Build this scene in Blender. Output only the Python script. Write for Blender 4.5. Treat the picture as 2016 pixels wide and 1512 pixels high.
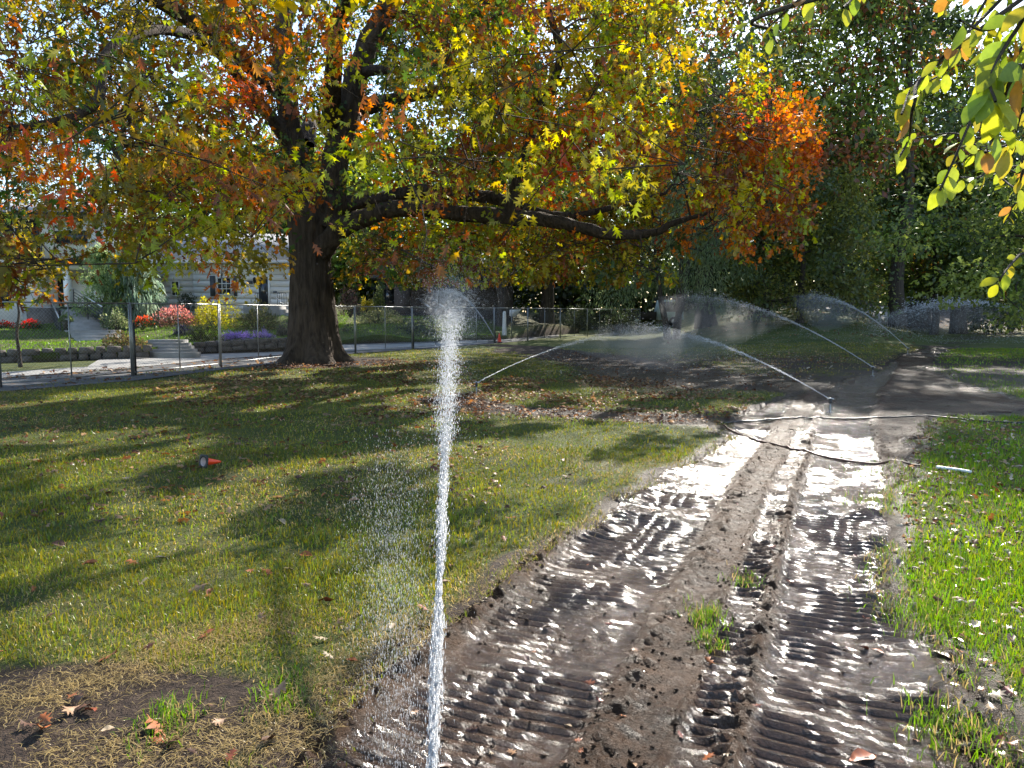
import bpy, math, random
import numpy as np
from mathutils import Vector

R = math.radians
rng = np.random.default_rng(7)
random.seed(7)
for o in list(bpy.data.objects):
    bpy.data.objects.remove(o)
scene = bpy.context.scene
C = scene.collection

# ------------------------------------------------------------------ camera, sky, sun, exposure
FPX, PITCH, CAMZ = 1514.0, R(5.32), 1.6
cam_d = bpy.data.cameras.new('camera')
cam_d.sensor_width = 36
cam_d.lens = 36 * FPX / 2016
cam_d.clip_start = 0.05
cam_d.clip_end = 3000
cam = bpy.data.objects.new('camera', cam_d)
C.objects.link(cam)
cam.location = (0, 0, CAMZ)
cam.rotation_euler = (R(90) - PITCH, 0, 0)
scene.camera = cam

SUN_AZ, SUN_EL = R(24), R(34)
world = bpy.data.worlds.new('World')
scene.world = world
world.use_nodes = True
wn = world.node_tree
bg = wn.nodes['Background']
sky = wn.nodes.new('ShaderNodeTexSky')
sky.sky_type = 'NISHITA'
sky.sun_disc = False
sky.sun_elevation = SUN_EL
sky.sun_rotation = SUN_AZ
sky.air_density = 1.0
sky.dust_density = 0.4
sky.ozone_density = 1.0
wn.links.new(sky.outputs[0], bg.inputs[0])
bg.inputs[1].default_value = 0.15
sl = bpy.data.lights.new('sun', 'SUN')
sl.energy = 5.0
sl.angle = R(0.53)
sl.color = (1.0, 0.93, 0.82)
sun = bpy.data.objects.new('sun', sl)
C.objects.link(sun)
sdir = Vector((math.sin(SUN_AZ) * math.cos(SUN_EL), math.cos(SUN_AZ) * math.cos(SUN_EL), math.sin(SUN_EL)))
sun.rotation_euler = sdir.to_track_quat('Z', 'Y').to_euler()
sun.location = (20, 40, 60)
scene.view_settings.view_transform = 'Standard'
scene.view_settings.look = 'None'
scene.view_settings.gamma = 1
scene.view_settings.use_curve_mapping = False
scene.view_settings.exposure = 1.25
scene.render.engine = 'CYCLES'
cy = scene.cycles
cy.use_denoising = True
cy.max_bounces = 4
cy.diffuse_bounces = 3
cy.glossy_bounces = 2
cy.transmission_bounces = 3
cy.caustics_reflective = False
cy.caustics_refractive = False
cy.sample_clamp_indirect = 6
cy.use_light_tree = False
cy.debug_use_spatial_splits = True

# ------------------------------------------------------------------ maths helpers
cp, sp = math.cos(PITCH), math.sin(PITCH)


def at(px, py, Y):
    """world point seen at photograph pixel (px, py) at depth Y"""
    u, v = (px - 1008) / FPX, (756 - py) / FPX
    d = np.array([u, cp + v * sp, -sp + v * cp])
    return d * (Y / d[1]) + np.array([0, 0, CAMZ])


def gnd(px, py, z=0.0):
    u, v = (px - 1008) / FPX, (756 - py) / FPX
    d = np.array([u, cp + v * sp, -sp + v * cp])
    return d * ((z - CAMZ) / d[2]) + np.array([0, 0, CAMZ])


def proj(P):
    P = np.atleast_2d(P)
    q = P - np.array([0, 0, CAMZ])
    f = q[:, 1] * cp - q[:, 2] * sp
    up = q[:, 1] * sp + q[:, 2] * cp
    f = np.where(np.abs(f) < 1e-3, 1e-3, f)
    return 1008 + FPX * q[:, 0] / f, 756 - FPX * up / f, f


LAT = np.random.default_rng(3).random((256, 256))


def vnoise(x, y, s=0):
    x = np.asarray(x, float) + s * 17.3
    y = np.asarray(y, float) + s * 9.1
    xi, yi = np.floor(x).astype(int), np.floor(y).astype(int)
    fx, fy = x - xi, y - yi
    fx, fy = fx * fx * (3 - 2 * fx), fy * fy * (3 - 2 * fy)
    a, b = LAT[xi & 255, yi & 255], LAT[(xi + 1) & 255, yi & 255]
    c, d = LAT[xi & 255, (yi + 1) & 255], LAT[(xi + 1) & 255, (yi + 1) & 255]
    return (a * (1 - fx) + b * fx) * (1 - fy) + (c * (1 - fx) + d * fx) * fy


def fbm(x, y, o=4, s=0):
    r, a, t = 0, 1, 0
    for k in range(o):
        r = r + a * vnoise(x * 2 ** k, y * 2 ** k, s + k)
        t += a
        a *= 0.5
    return r / t


def ss(t):
    t = np.clip(t, 0, 1)
    return t * t * (3 - 2 * t)


def unit(v):
    return v / np.maximum(np.linalg.norm(v, axis=-1, keepdims=True), 1e-9)


# ------------------------------------------------------------------ object helpers
def wloc(o):
    p = np.zeros(3)
    while o is not None:
        p += np.array(o.location)
        o = o.parent
    return p


def mesh_np(name, V, faces, mat, parent=None, col=None, smooth=False, attrs=None):
    """one mesh object from arrays; faces is a list of index arrays (N,3)/(N,4)"""
    V = np.asarray(V, float)
    if parent is not None:
        V = V - wloc(parent)
    me = bpy.data.meshes.new(name)
    me.vertices.add(len(V))
    me.vertices.foreach_set('co', V.astype(np.float32).ravel())
    faces = [np.asarray(f, np.int32) for f in faces if len(f)]
    idx = np.concatenate([f.ravel() for f in faces])
    tot = np.concatenate([np.full(len(f), f.shape[1], np.int32) for f in faces])
    st = np.concatenate([[0], np.cumsum(tot)[:-1]]).astype(np.int32)
    me.loops.add(len(idx))
    me.loops.foreach_set('vertex_index', idx)
    me.polygons.add(len(tot))
    me.polygons.foreach_set('loop_start', st)
    if smooth:
        me.polygons.foreach_set('use_smooth', np.ones(len(tot), bool))
    me.update(calc_edges=True)
    if col is not None:
        ca = me.color_attributes.new('Col', 'FLOAT_COLOR', 'POINT')
        c4 = np.ones((len(V), 4), np.float32)
        c4[:, :3] = col
        ca.data.foreach_set('color', c4.ravel())
    for k, v in (attrs or {}).items():
        a = me.attributes.new(k, 'FLOAT', 'POINT')
        a.data.foreach_set('value', np.asarray(v, np.float32))
    if mat is not None:
        me.materials.append(mat)
    o = bpy.data.objects.new(name, me)
    C.objects.link(o)
    o.parent = parent
    return o


def tag(o, label=None, cat=None, group=None, kind=None):
    if label: o['label'] = label
    if cat: o['category'] = cat
    if group: o['group'] = group
    if kind: o['kind'] = kind
    return o


def thing(name, loc, label, cat, group=None):
    o = bpy.data.objects.new(name, None)
    o.empty_display_size = 0.2
    C.objects.link(o)
    o.location = tuple(float(v) for v in loc)
    return tag(o, label, cat, group)


class MB:
    def __init__(s):
        s.v, s.q, s.t = [], [], []

    def hexa(s, p):
        """8 corners: bottom 4 ccw then top 4 ccw"""
        b = len(s.v)
        s.v += [tuple(a) for a in p]
        for f in ((3, 2, 1, 0), (4, 5, 6, 7), (0, 1, 5, 4), (1, 2, 6, 5), (2, 3, 7, 6), (3, 0, 4, 7)):
            s.q.append([b + i for i in f])
        return s

    def box(s, x0, x1, y0, y1, z0, z1):
        return s.hexa([(x0, y0, z0), (x1, y0, z0), (x1, y1, z0), (x0, y1, z0),
                       (x0, y0, z1), (x1, y0, z1), (x1, y1, z1), (x0, y1, z1)])

    def tube(s, pts, rad, n=8, cap=True):
        pts = np.asarray(pts, float)
        rad = np.broadcast_to(np.asarray(rad, float), (len(pts),))
        b = len(s.v)
        V, Q = tube_arrays(pts, rad, n)
        s.v += [tuple(a) for a in V]
        s.q += [list(b + np.array(f)) for f in Q]
        if cap:
            for ring, flip in ((0, True), (len(pts) - 1, False)):
                ids = [b + ring * n + i for i in range(n)]
                cc = len(s.v)
                s.v.append(tuple(pts[ring]))
                for i in range(n):
                    a, d = ids[i], ids[(i + 1) % n]
                    s.t.append([d, a, cc] if flip else [a, d, cc])
        return s

    def lathe(s, prof, c, n=16):
        b = len(s.v)
        for r, z in prof:
            for i in range(n):
                a = 2 * math.pi * i / n
                s.v.append((c[0] + r * math.cos(a), c[1] + r * math.sin(a), c[2] + z))
        for k in range(len(prof) - 1):
            for i in range(n):
                j = (i + 1) % n
                s.q.append([b + k * n + i, b + k * n + j, b + (k + 1) * n + j, b + (k + 1) * n + i])
        return s

    def build(s, name, mat, parent=None, smooth=False):
        return mesh_np(name, s.v, [s.q, s.t], mat, parent, smooth=smooth)


def tube_arrays(pts, rad, n=8):
    pts = np.asarray(pts, float)
    m = len(pts)
    tan = np.gradient(pts, axis=0)
    tan = unit(tan)
    ref = np.array([0.0, 0.0, 1.0]) if abs(tan[:, 2]).mean() < 0.85 else np.array([1.0, 0, 0])
    a = unit(np.cross(tan, ref))
    b = np.cross(tan, a)
    th = np.linspace(0, 2 * math.pi, n, endpoint=False)
    V = pts[:, None, :] + rad[:, None, None] * (np.cos(th)[None, :, None] * a[:, None, :] + np.sin(th)[None, :, None] * b[:, None, :])
    V = V.reshape(-1, 3)
    i = np.arange(m - 1)[:, None] * n
    j = np.arange(n)[None, :]
    k = (j + 1) % n
    Q = np.stack([i + j, i + k, i + n + k, i + n + j], -1).reshape(-1, 4)
    return V, Q


def smooth_path(pts, rad, k=6):
    """Catmull-Rom through pts"""
    P = np.asarray(pts, float)
    r = np.asarray(rad, float)
    X = np.concatenate([P, r[:, None]], 1)
    X = np.concatenate([[2 * X[0] - X[1]], X, [2 * X[-1] - X[-2]]])
    out = []
    for i in range(1, len(X) - 2):
        for t in np.linspace(0, 1, k, endpoint=False):
            a, b, c, d = X[i - 1], X[i], X[i + 1], X[i + 2]
            out.append(0.5 * (2 * b + (c - a) * t + (2 * a - 5 * b + 4 * c - d) * t * t + (3 * b - a - 3 * c + d) * t ** 3))
    out.append(X[-2])
    out = np.array(out)
    return out[:, :3], np.maximum(out[:, 3], 0.004)


class Acc:
    """collects many pieces into one mesh"""
    def __init__(s):
        s.V, s.F3, s.F4, s.K, s.n = [], [], [], [], 0

    def add(s, V, F, col=None):
        F = np.asarray(F)
        (s.F3 if F.shape[1] == 3 else s.F4).append(F + s.n)
        s.V.append(V)
        if col is not None:
            s.K.append(np.broadcast_to(col, (len(V), 3)))
        s.n += len(V)

    def build(s, name, mat, parent=None, smooth=False, kind=None):
        fs = []
        if s.F3: fs.append(np.concatenate(s.F3))
        if s.F4: fs.append(np.concatenate(s.F4))
        o = mesh_np(name, np.concatenate(s.V), fs, mat, parent, np.concatenate(s.K) if s.K else None, smooth)
        if kind: o['kind'] = kind
        return o


# ------------------------------------------------------------------ materials
def new_mat(name):
    m = bpy.data.materials.new(name)
    m.use_nodes = True
    nt = m.node_tree
    return m, nt, nt.nodes['Principled BSDF'], nt.nodes['Material Output']


def nd(nt, typ, **kw):
    n = nt.nodes.new(typ)
    for k, v in kw.items():
        if k in n.inputs: n.inputs[k].default_value = v
        else: setattr(n, k, v)
    return n


def ramp(nt, fac, stops):
    r = nt.nodes.new('ShaderNodeValToRGB')
    e = r.color_ramp.elements
    while len(e) < len(stops): e.new(0.5)
    for el, (p, c) in zip(e, stops):
        el.position = p
        el.color = (*c, 1)
    nt.links.new(fac, r.inputs[0])
    return r.outputs[0]


def coords(nt, scale=(1, 1, 1)):
    tc = nt.nodes.new('ShaderNodeNewGeometry')
    mp = nt.nodes.new('ShaderNodeMapping')
    mp.inputs['Scale'].default_value = scale
    nt.links.new(tc.outputs['Position'], mp.inputs[0])
    return mp.outputs[0]


def noise(nt, vec, scale, detail=4, rough=0.55):
    n = nt.nodes.new('ShaderNodeTexNoise')
    n.inputs['Scale'].default_value = scale
    n.inputs['Detail'].default_value = detail
    n.inputs['Roughness'].default_value = rough
    nt.links.new(vec, n.inputs['Vector'])
    return n.outputs[0]


def bump(nt, h, strength, dist, bsdf):
    b = nt.nodes.new('ShaderNodeBump')
    b.inputs['Strength'].default_value = strength
    b.inputs['Distance'].default_value = dist
    nt.links.new(h, b.inputs['Height'])
    nt.links.new(b.outputs[0], bsdf.inputs['Normal'])
    return b


def simple(name, c1, c2=None, rough=0.7, scale=8, bumpd=0.0, bscale=None, stretch=(1, 1, 1), metal=0, spec=0.5):
    m, nt, b, out = new_mat(name)
    v = coords(nt, stretch)
    f = noise(nt, v, scale)
    c2 = c2 or tuple(x * 0.75 for x in c1)
    nt.links.new(ramp(nt, f, [(0.3, c1), (0.7, c2)]), b.inputs['Base Color'])
    b.inputs['Roughness'].default_value = rough
    b.inputs['Metallic'].default_value = metal
    b.inputs['Specular IOR Level'].default_value = spec
    if bumpd:
        bump(nt, noise(nt, v, bscale or scale * 4, 5), 0.6, bumpd, b)
    return m


def leaf_material(name, trans=0.5, gloss=0.12, rough=0.45, sat=1.0):
    """two-sided leaf: vertex colour, diffuse + translucent + thin gloss"""
    m, nt, b, out = new_mat(name)
    nt.nodes.remove(b)
    at_ = nd(nt, 'ShaderNodeAttribute', attribute_name='Col')
    df = nt.nodes.new('ShaderNodeBsdfDiffuse')
    tr = nt.nodes.new('ShaderNodeBsdfTranslucent')
    gl = nt.nodes.new('ShaderNodeBsdfGlossy')
    gl.inputs['Roughness'].default_value = rough
    gl.inputs['Color'].default_value = (1, 1, 1, 1)
    hs = nt.nodes.new('ShaderNodeHueSaturation')
    hs.inputs['Saturation'].default_value = 1.1 * sat
    hs.inputs['Value'].default_value = 1.4
    nt.links.new(at_.outputs['Color'], df.inputs[0])
    nt.links.new(at_.outputs['Color'], hs.inputs['Color'])
    nt.links.new(hs.outputs[0], tr.inputs[0])
    mx = nt.nodes.new('ShaderNodeMixShader')
    mx.inputs[0].default_value = trans
    nt.links.new(df.outputs[0], mx.inputs[1])
    nt.links.new(tr.outputs[0], mx.inputs[2])
    mx2 = nt.nodes.new('ShaderNodeMixShader')
    mx2.inputs[0].default_value = gloss
    nt.links.new(mx.outputs[0], mx2.inputs[1])
    nt.links.new(gl.outputs[0], mx2.inputs[2])
    nt.links.new(mx2.outputs[0], out.inputs[0])
    return m


M_LEAF = leaf_material('leaf', 0.55, 0.025)
M_LEAFBG = leaf_material('leaf_far', 0.5, 0.03, 0.4)
M_GRASS = leaf_material('grass_blade', 0.45, 0.025, 0.35)


def bark_material(name, c1, c2):
    m, nt, b, out = new_mat(name)
    v = coords(nt, (1, 1, 0.16))
    n1 = noise(nt, v, 9, 6, 0.65)
    n2 = noise(nt, coords(nt), 2.0, 3)
    mix = nd(nt, 'ShaderNodeMath', operation='ADD')
    nt.links.new(n1, mix.inputs[0])
    ml = nd(nt, 'ShaderNodeMath', operation='MULTIPLY')
    ml.inputs[1].default_value = 0.35
    nt.links.new(n2, ml.inputs[0])
    nt.links.new(ml.outputs[0], mix.inputs[1])
    nt.links.new(ramp(nt, mix.outputs[0], [(0.45, c1), (0.85, c2)]), b.inputs['Base Color'])
    b.inputs['Roughness'].default_value = 0.9
    b.inputs['Specular IOR Level'].default_value = 0.2
    bump(nt, n1, 1.0, 0.12, b)
    return m


M_BARK = bark_material('oak_bark', (0.022, 0.016, 0.012), (0.095, 0.070, 0.052))
M_BARK2 = bark_material('dark_bark', (0.03, 0.024, 0.02), (0.10, 0.08, 0.065))


def ground_material():
    m, nt, b, out = new_mat('lawn_soil')
    v = coords(nt)
    n1, n2, n3 = noise(nt, v, 0.7, 4), noise(nt, v, 22, 5, 0.7), noise(nt, v, 90, 3, 0.7)
    add = nd(nt, 'ShaderNodeMath', operation='ADD')
    nt.links.new(n1, add.inputs[0])
    nt.links.new(n2, add.inputs[1])
    hf = nd(nt, 'ShaderNodeMath', operation='MULTIPLY')
    hf.inputs[1].default_value = 0.5
    nt.links.new(add.outputs[0], hf.inputs[0])
    g = ramp(nt, hf.outputs[0], [(0.38, (0.04, 0.055, 0.010)), (0.5, (0.085, 0.11, 0.016)), (0.64, (0.16, 0.145, 0.045))])
    d = ramp(nt, n2, [(0.3, (0.018, 0.011, 0.008)), (0.5, (0.052, 0.032, 0.021)), (0.7, (0.11, 0.075, 0.05))])
    dirt = nd(nt, 'ShaderNodeAttribute', attribute_name='dirt')
    mx = nd(nt, 'ShaderNodeMixRGB')
    dm = nd(nt, 'ShaderNodeMath', operation='ADD', use_clamp=True)
    sub = nd(nt, 'ShaderNodeMath', operation='MULTIPLY_ADD')
    sub.inputs[1].default_value = 1.2
    sub.inputs[2].default_value = -0.6
    nt.links.new(n2, sub.inputs[0])
    mult = nd(nt, 'ShaderNodeMath', operation='MULTIPLY_ADD')
    mult.inputs[1].default_value = 2.0
    mult.inputs[2].default_value = -0.5
    nt.links.new(dirt.outputs['Fac'], mult.inputs[0])
    nt.links.new(sub.outputs[0], dm.inputs[0])
    nt.links.new(mult.outputs[0], dm.inputs[1])
    nt.links.new(dm.outputs[0], mx.inputs[0])
    nt.links.new(g, mx.inputs[1])
    nt.links.new(d, mx.inputs[2])
    nt.links.new(mx.outputs[0], b.inputs['Base Color'])
    wet = nd(nt, 'ShaderNodeAttribute', attribute_name='wet')
    rr = nd(nt, 'ShaderNodeMapRange')
    rr.inputs['To Min'].default_value = 0.9
    rr.inputs['To Max'].default_value = 0.3
    nt.links.new(wet.outputs['Fac'], rr.inputs['Value'])
    nt.links.new(rr.outputs[0], b.inputs['Roughness'])
    b.inputs['Specular IOR Level'].default_value = 0.3
    ad = nd(nt, 'ShaderNodeMath', operation='ADD')
    nt.links.new(n2, ad.inputs[0])
    nt.links.new(n3, ad.inputs[1])
    bump(nt, ad.outputs[0], 0.9, 0.05, b)
    return m


def mud_material():
    m, nt, b, out = new_mat('wet_mud')
    v = coords(nt)
    n1, n2, n3 = noise(nt, v, 1.3, 4), noise(nt, v, 14, 6, 0.7), noise(nt, v, 60, 5, 0.8)
    a = nd(nt, 'ShaderNodeMath', operation='ADD')
    nt.links.new(n1, a.inputs[0])
    nt.links.new(n2, a.inputs[1])
    h = nd(nt, 'ShaderNodeMath', operation='MULTIPLY')
    h.inputs[1].default_value = 0.333
    a3 = nd(nt, 'ShaderNodeMath', operation='ADD')
    nt.links.new(a.outputs[0], a3.inputs[0])
    nt.links.new(n3, a3.inputs[1])
    nt.links.new(a3.outputs[0], h.inputs[0])
    nt.links.new(ramp(nt, h.outputs[0], [(0.40, (0.022, 0.012, 0.006)), (0.5, (0.070, 0.038, 0.021)), (0.62, (0.145, 0.083, 0.047))]), b.inputs['Base Color'])
    wa = nd(nt, 'ShaderNodeAttribute', attribute_name='wet')
    gr = nd(nt, 'ShaderNodeMath', operation='MULTIPLY_ADD')      # grit breaks the water film
    gr.inputs[1].default_value = 1.5
    gr.inputs[2].default_value = -0.62
    nt.links.new(n3, gr.inputs[0])
    wet_ = nd(nt, 'ShaderNodeMath', operation='ADD', use_clamp=True)
    nt.links.new(wa.outputs['Fac'], wet_.inputs[0])
    nt.links.new(gr.outputs[0], wet_.inputs[1])
    w = nd(nt, 'ShaderNodeMath', operation='MULTIPLY_ADD')   # roughness from wetness and noise
    w.inputs[1].default_value = -0.40
    w.inputs[2].default_value = 0.46
    nt.links.new(wet_.outputs[0], w.inputs[0])
    w2 = nd(nt, 'ShaderNodeMath', operation='MULTIPLY_ADD')
    w2.inputs[1].default_value = 0.22
    nt.links.new(n2, w2.inputs[0])
    nt.links.new(w.outputs[0], w2.inputs[2])
    w3 = nd(nt, 'ShaderNodeClamp')
    w3.inputs['Min'].default_value = 0.1
    w3.inputs['Max'].default_value = 0.9
    nt.links.new(w2.outputs[0], w3.inputs[0])
    nt.links.new(w3.outputs[0], b.inputs['Roughness'])
    sp_ = nd(nt, 'ShaderNodeMath', operation='MULTIPLY_ADD')
    sp_.inputs[1].default_value = 0.35
    sp_.inputs[2].default_value = 0.05
    nt.links.new(wet_.outputs[0], sp_.inputs[0])
    nt.links.new(sp_.outputs[0], b.inputs['Specular IOR Level'])
    cw = nd(nt, 'ShaderNodeMapRange')
    cw.inputs['From Min'].default_value = 0.5
    cw.inputs['From Max'].default_value = 1.0
    cw.inputs['To Max'].default_value = 0.8
    nt.links.new(wet_.outputs[0], cw.inputs['Value'])
    nt.links.new(cw.outputs[0], b.inputs['Coat Weight'])
    b.inputs['Coat Roughness'].default_value = 0.09
    b.inputs['Coat IOR'].default_value = 1.34
    ad = nd(nt, 'ShaderNodeMath', operation='MULTIPLY_ADD')
    ad.inputs[1].default_value = 0.8
    n2s = nd(nt, 'ShaderNodeMath', operation='MULTIPLY')
    n2s.inputs[1].default_value = 0.45
    nt.links.new(n2, n2s.inputs[0])
    nt.links.new(n3, ad.inputs[0])
    nt.links.new(n2s.outputs[0], ad.inputs[2])
    bump(nt, ad.outputs[0], 1.0, 0.034, b)
    b2 = nt.nodes.new('ShaderNodeBump')
    b2.inputs['Strength'].default_value = 1.0
    b2.inputs['Distance'].default_value = 0.022
    nt.links.new(ad.outputs[0], b2.inputs['Height'])
    nt.links.new(b2.outputs[0], b.inputs['Coat Normal'])
    return m


M_GROUND, M_MUD = ground_material(), mud_material()
M_ASPH = simple('asphalt', (0.055, 0.055, 0.058), (0.085, 0.083, 0.082), 0.85, 3, 0.006, 60)
M_CONC = simple('concrete', (0.34, 0.33, 0.31), (0.22, 0.215, 0.205), 0.85, 2.5, 0.004, 40)
M_STONE = simple('wall_stone', (0.15, 0.13, 0.115), (0.07, 0.06, 0.055), 0.9, 5, 0.02, 14)
M_WHITE = simple('white_paint', (0.84, 0.83, 0.81), (0.76, 0.75, 0.74), 0.6, 2)
M_CREAM = simple('cream_trim', (0.62, 0.58, 0.48), (0.5, 0.47, 0.4), 0.6, 2)
M_ROOF = simple('pale_shingle', (0.42, 0.41, 0.40), (0.30, 0.29, 0.29), 0.8, 12, 0.02, 30)
M_DARKROOF = simple('slate_shingle', (0.045, 0.042, 0.042), (0.03, 0.028, 0.028), 0.8, 12, 0.02, 30)
M_BLACK = simple('black_metal', (0.02, 0.02, 0.022), None, 0.45, 5)
M_GALV = simple('galvanised_steel', (0.33, 0.34, 0.34), (0.24, 0.25, 0.25), 0.45, 6, metal=0.8)
M_STEEL = simple('bright_steel', (0.6, 0.6, 0.6), None, 0.35, 6, metal=0.9)
M_DARKWOOD = simple('dark_stain', (0.045, 0.032, 0.026), (0.025, 0.02, 0.017), 0.8, 4)
M_BROWNWALL = simple('brown_siding', (0.07, 0.055, 0.048), (0.05, 0.04, 0.036), 0.8, 4)
M_BRICK = simple('red_brick', (0.35, 0.10, 0.06), (0.24, 0.07, 0.05), 0.85, 8)
M_ORANGE = simple('orange_plastic', (0.88, 0.065, 0.012), (0.78, 0.05, 0.012), 0.4, 3)
M_RUBBER = simple('black_rubber', (0.018, 0.018, 0.018), None, 0.6, 5)
M_PIPE = simple('black_pipe', (0.015, 0.015, 0.016), None, 0.35, 5)
M_HOSE = simple('brown_hose', (0.10, 0.035, 0.02), (0.055, 0.024, 0.016), 0.5, 12)
M_PVC = simple('white_pvc', (0.8, 0.8, 0.78), None, 0.35, 3)
M_SHUT = simple('grey_shutter', (0.09, 0.10, 0.12), None, 0.6, 3)
M_TERRA = simple('dark_pot', (0.05, 0.045, 0.04), None, 0.6, 5)
M_BIRCH = simple('pale_bark', (0.55, 0.52, 0.47), (0.3, 0.28, 0.25), 0.8, 10)
M_MULCH = simple('mulch', (0.08, 0.045, 0.028), (0.04, 0.025, 0.018), 0.95, 14, 0.03, 40)
M_CONE_IN = simple('cone_inside', (0.75, 0.62, 0.58), None, 0.5, 4)


def glass_material():
    m, nt, b, out = new_mat('window_glass')
    b.inputs['Base Color'].default_value = (0.03, 0.035, 0.04, 1)
    b.inputs['Roughness'].default_value = 0.06
    b.inputs['Specular IOR Level'].default_value = 0.8
    return m


M_GLASS = glass_material()


def water_material():
    m, nt, b, out = new_mat('water_drops')
    nt.nodes.remove(b)
    tr = nt.nodes.new('ShaderNodeBsdfTranslucent')
    tr.inputs[0].default_value = (0.95, 0.97, 1, 1)
    df = nt.nodes.new('ShaderNodeBsdfDiffuse')
    df.inputs[0].default_value = (0.9, 0.92, 0.95, 1)
    gl = nt.nodes.new('ShaderNodeBsdfGlossy')
    gl.inputs['Roughness'].default_value = 0.25
    m1 = nt.nodes.new('ShaderNodeMixShader')
    m1.inputs[0].default_value = 0.35
    nt.links.new(tr.outputs[0], m1.inputs[1])
    nt.links.new(df.outputs[0], m1.inputs[2])
    m2 = nt.nodes.new('ShaderNodeMixShader')
    m2.inputs[0].default_value = 0.25
    nt.links.new(m1.outputs[0], m2.inputs[1])
    nt.links.new(gl.outputs[0], m2.inputs[2])
    tp = nt.nodes.new('ShaderNodeBsdfTransparent')
    m3 = nt.nodes.new('ShaderNodeMixShader')
    m3.inputs[0].default_value = 0.42
    nt.links.new(m2.outputs[0], m3.inputs[1])
    nt.links.new(tp.outputs[0], m3.inputs[2])
    nt.links.new(m3.outputs[0], out.inputs[0])
    return m


M_WATER = water_material()


def fallen_material(name, c, wet):
    m, nt, b, out = new_mat(name)
    v = nt.nodes.new('ShaderNodeTexCoord')
    f = noise(nt, v.outputs['Object'], 4, 4)
    nt.links.new(ramp(nt, f, [(0.3, tuple(x * 0.55 for x in c)), (0.6, c)]), b.inputs['Base Color'])
    b.inputs['Roughness'].default_value = 0.3 if wet else 0.6
    b.inputs['Specular IOR Level'].default_value = 0.6 if wet else 0.3
    return m


FCOL = {'rust orange': (0.34, 0.10, 0.025), 'dark brown': (0.10, 0.045, 0.025), 'tan': (0.30, 0.17, 0.09), 'pale straw coloured': (0.38, 0.28, 0.17), 'red brown': (0.24, 0.06, 0.025)}
FMAT = {(k, w): fallen_material('fallen_' + k.replace(' ', '_') + ('_wet' if w else '_dry'), c, w) for k, c in FCOL.items() for w in (0, 1)}

# ------------------------------------------------------------------ terrain shape
def world_line(pts):
    return np.array([gnd(*p)[:2] for p in pts])


TL = world_line([(430, 1760), (560, 1560), (650, 1430), (740, 1330), (840, 1240), (930, 1180), (1040, 1095), (1100, 1055), (1190, 1000), (1290, 945),
                 (1385, 892), (1422, 858), (1428, 836), (1470, 812), (1510, 795), (1580, 772), (1650, 752), (1725, 728), (1780, 702), (1850, 678), (1890, 668), (1960, 655)])
TR = world_line([(2350, 1760), (2080, 1560), (1990, 1440), (1880, 1330), (1800, 1255), (1745, 1180), (1735, 1100), (1750, 1000), (1770, 940), (1800, 890),
                 (1815, 845), (1835, 822), (2010, 808), (2040, 792), (1940, 768), (1860, 745), (1832, 720), (1850, 700), (1880, 685), (1925, 668), (1990, 655)])


def track_edges(y):
    l = np.interp(y, TL[:, 1], TL[:, 0])
    r = np.interp(y, TR[:, 1], TR[:, 0])
    k = 1 + 0.06 * np.maximum(y - 4, 0)
    l = l + (fbm(y * 2.2, y * 0 + 3.1, 4, 1) - 0.5) * 0.34 * k
    r = r + (fbm(y * 2.2, y * 0 + 8.7, 4, 2) - 0.5) * 0.34 * k
    return l, r


def d_in(x, y):
    l, r = track_edges(y)
    d = np.minimum(x - l, r - x)
    far = np.where((y > TL[-1, 1]) | (y < 0.6), -5.0, 0.0)
    return d + far


def base_h(x, y):
    m = ss((x - 0.16 * y) / 9) * (1 - ss((x - 0.42 * y) / 6))
    z = 1.6 * ss((y - 24) / 36) * m
    z = z + 2.3 * ss((y - 58) / 30) * ss((x - 0.12 * y) / 10)
    return z + 0.05 * (fbm(x * 0.35, y * 0.35, 3, 5) - 0.5) * ss((y - 6) / 10)


def polydist(x, y, poly):
    d = np.full(np.shape(x), 1e9)
    for (ax, ay), (bx, by) in zip(poly[:-1], poly[1:]):
        vx, vy = bx - ax, by - ay
        t = np.clip(((x - ax) * vx + (y - ay) * vy) / (vx * vx + vy * vy + 1e-9), 0, 1)
        d = np.minimum(d, np.hypot(x - ax - t * vx, y - ay - t * vy))
    return d


TREE = np.array([-6.45, 25.0])
BANDS = [(world_line([(880, 786), (1010, 806), (1150, 816), (1290, 822), (1440, 834)]), 0.35, 0.35),
         (world_line([(1040, 688), (1120, 698), (1220, 716), (1320, 742), (1430, 752), (1560, 762), (1700, 758)]), 1.3, 0.9),
         (world_line([(985, 680), (1060, 685), (1120, 696)]), 0.7, 0.4),
         (world_line([(1800, 800), (1900, 806), (2060, 812)]), 0.5, 0.3),
         (world_line([(-200, 1470), (60, 1430), (200, 1450)]), 0.46, 0.3)]


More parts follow.
